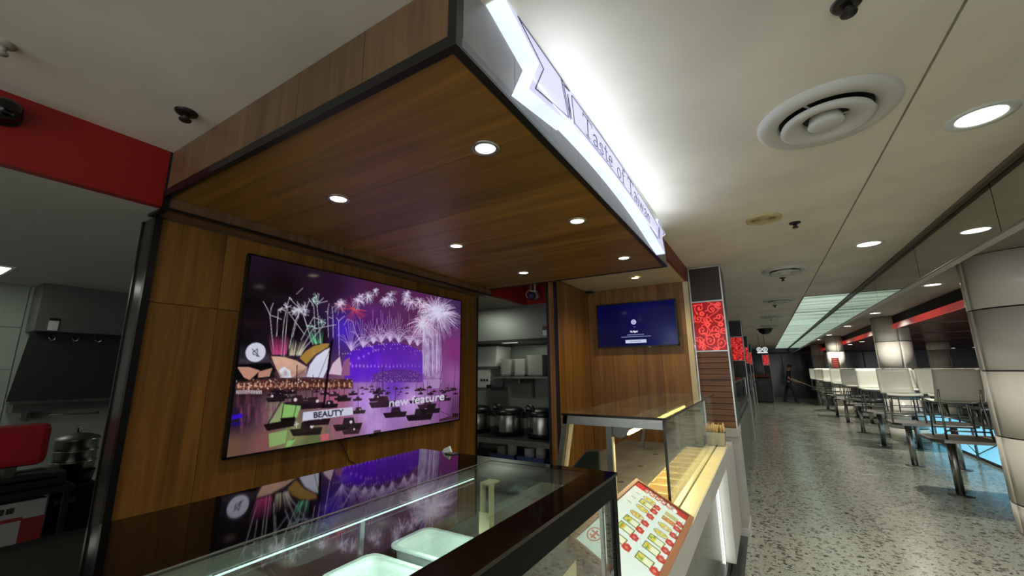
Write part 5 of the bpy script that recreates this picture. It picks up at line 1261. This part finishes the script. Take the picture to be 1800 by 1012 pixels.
for (x,a,n,lab,st_) in ((-3.145,.092,9,'white square bowl in the left stack on the kitchen shelf',.027),(-2.915,.092,9,'white square bowl in the middle stack on the kitchen shelf',.027),(-2.655,.125,14,'white square plate in the right and tallest stack on the kitchen shelf',.020)):
    for k in range(n): plate(x+.002*((k*7)%3-1), 5.10, 1.4905+st_*k, a, lab)
for (z0,z1,x0,x1,lab) in ((1.625,1.93,-3.72,-3.27,'upper white plastic container on the bracket left of the plates'),(1.325,1.60,-3.72,-3.385,'lower white plastic container marked with small letters left of the plates')):
    t = thing('wall_container', lab, 'container', ((x0+x1)/2,5.2,z0-.02))
    MB().add([(x0,5.05,z0),(x1-.05,5.05,z0),(x1-.05,5.40,z0),(x0,5.40,z0),(x0,5.0,z1),(x1,5.0,z1),(x1,5.40,z1),(x0,5.40,z1)], [(3,2,1,0),(4,5,6,7),(0,1,5,4),(1,2,6,5),(2,3,7,6),(3,0,4,7)]).build('tub', M_WHITECER, t, bevel=.015)
    B(x0,x1+.02,4.98,5.43,z0-.03,z0-.001).build('bracket_shelf', M_STEELD, t)
    if z0 < 1.5:
        B(x1-.09,x1-.02,5.02,5.05,z0,z0+.05).build('tap', M_BLACK, t)
        for k in range(3): B(x0+.14+.05*k,x0+.17+.05*k,5.015,5.03,z0+.10,z0+.13).build('letter_mark', M_BLACKM, t)
bn = thing('steel_bench', 'steel kitchen bench with rice cookers in the niche', 'bench', (-2.8,4.9,0))
B(-3.95,-1.96,4.45,5.42,.690,.745).build('bench_top', M_STEEL, bn); B(-3.90,-2.0,4.50,5.40,.40,.42).build('undershelf', M_STEELD, bn)
for x in (-3.88,-2.05): B(x,x+.04,4.48,4.52,0,.69).build('leg', M_STEELD, bn)
for x in (-3.88,-2.05): B(x,x+.04,5.36,5.40,0,.69).build('leg', M_STEELD, bn)
M_MAT = mat('bench_mat_black', srgb(16,16,18), .5)
B(-3.9,-2.0,4.50,5.40,.745,.752).build('black_mat', M_MAT, bn)
def cooker(x, lab):
    y, z = 4.80, .753; t = thing('rice_cooker', lab, 'rice cooker', (x,y,z), 'rice cookers on the kitchen bench')
    MB().lathe((x,y,z), [(0,0),(.185,0),(.195,.02),(.195,.05)], 36).build('base', M_BLACK, t)
    sb = MB().lathe((x,y,z), [(.190,.05),(.192,.06),(.192,.25),(.186,.262)], 36).build('steel_body', M_STEEL, t)
    ld = MB().lathe((x,y,z), [(.200,.255),(.206,.275),(.204,.305),(.17,.335),(.08,.352),(0,.355)], 36).build('lid', M_BLACK, t)
    MB().tube([(x-.16,y-.10,z+.30),(x-.155,y-.12,z+.365),(x-.11,y-.15,z+.385),(x-.05,y-.165,z+.37),(x-.03,y-.17,z+.31)], .020, 10).build('handle', M_BLACK, ld)
    B(x-.125,x-.085,y-.185,y-.172,z+.345,z+.372).build('latch', M_ALU, ld)
    MB().cyl((x-.08,y-.205,z+.10),(x-.08,y-.185,z+.10),.035,seg=20).build('control_knob', M_BLACK, sb)
    B(x+.19,x+.235,y-.05,y+.05,z+.22,z+.29).build('side_grip', M_BLACK, t); B(x-.235,x-.19,y-.05,y+.05,z+.22,z+.29).build('side_grip', M_BLACK, t)
    return t
cooker(-3.49,'black and steel rice cooker half hidden by the wooden wall edge'); cooker(-2.955,'black and steel rice cooker in the middle of the kitchen bench'); cooker(-2.46,'black and steel rice cooker half hidden by the alcove post')
for i,x in enumerate((-2.93,-2.52)):
    t = thing('blue_bin', 'blue plastic bin of white cups under the bench, %s one' % ['left','right'][i], 'bin', (x,4.75,.42))
    MB().add([(x-.17,4.60,.42),(x+.17,4.60,.42),(x+.17,4.95,.42),(x-.17,4.95,.42),(x-.19,4.56,.55),(x+.19,4.56,.55),(x+.19,4.98,.55),(x-.19,4.98,.55)], [(3,2,1,0),(0,1,5,4),(1,2,6,5),(2,3,7,6),(3,0,4,7)]).build('tray', M_BLUEP, t)
    for k,(dx,h) in enumerate(((-.09,.20),(.07,.23))):
        c = thing('white_cup_stack', 'stack of white cups in the %s blue bin, %s stack' % (['left','right'][i], ['shorter','taller'][k]), 'cups', (x+dx,4.72,.43), 'cup stacks in the blue bins')
        for q in range(4): MB().lathe((x+dx,4.72,.425+q*(h-.10)/3), [(0,.0),(.05,.0),(.066,.095),(.070,.10),(.062,.10),(.046,.01),(0,.01)], 20).build('cup', M_WHITECER, c)
sc_ = thing('security_camera', 'white bullet security camera on a rod below the red bulkhead', 'camera', (-2.30,4.30,2.38))
MB().cyl((-2.30,4.36,2.53),(-2.30,4.36,2.68),.012,seg=12).build('mounting_rod', M_WHITEP, sc_); B(-2.325,-2.275,4.33,4.39,2.505,2.53).build('bracket', M_WHITEP, sc_)
MB().cyl((-2.30,4.42,2.475),(-2.285,4.26,2.455),.045,seg=24).build('housing', M_WHITEP, sc_); lh_ = MB().cyl((-2.285,4.262,2.452),(-2.283,4.235,2.44),.050,seg=24).build('lens_hood', M_BLACK, sc_)
MB().cyl((-2.283,4.236,2.44),(-2.282,4.23,2.438),.028,seg=20).build('lens', mat('camera_lens', srgb(20,24,40), .05), lh_)
cpts = [(-2.37,4.40,2.67),(-2.38,4.39,2.58)]+[(-2.395+.045*math.cos(a),4.385,2.50+.05*math.sin(a)) for a in np.linspace(.4,.4+4*PI,26)]
MB().tube(cpts, .005, 6).build('coiled_cable', M_WHITEP, sc_)
for o_ in bpy.data.objects:
    if o_.type == 'EMPTY': o_.hide_render = False

nl = thing('ceiling_light_panel', 'added unseen light panel brightening the kitchen niche, hidden behind the big screen wall', 'ceiling light', (-3.5,3.4,2.383))  # out-of-view panel added to lift the light in the niche
B(-3.7,-3.3,2.9,3.9,2.377,2.385).build('frame', M_WHITEP, nl); B(-3.67,-3.33,2.93,3.87,2.374,2.377).build('diffuser', MATS['fluorescent'], nl)
lamp('tube', 'AREA', (-3.5,3.4,2.36), 5.5, (.94,1,.88), nl, .4)
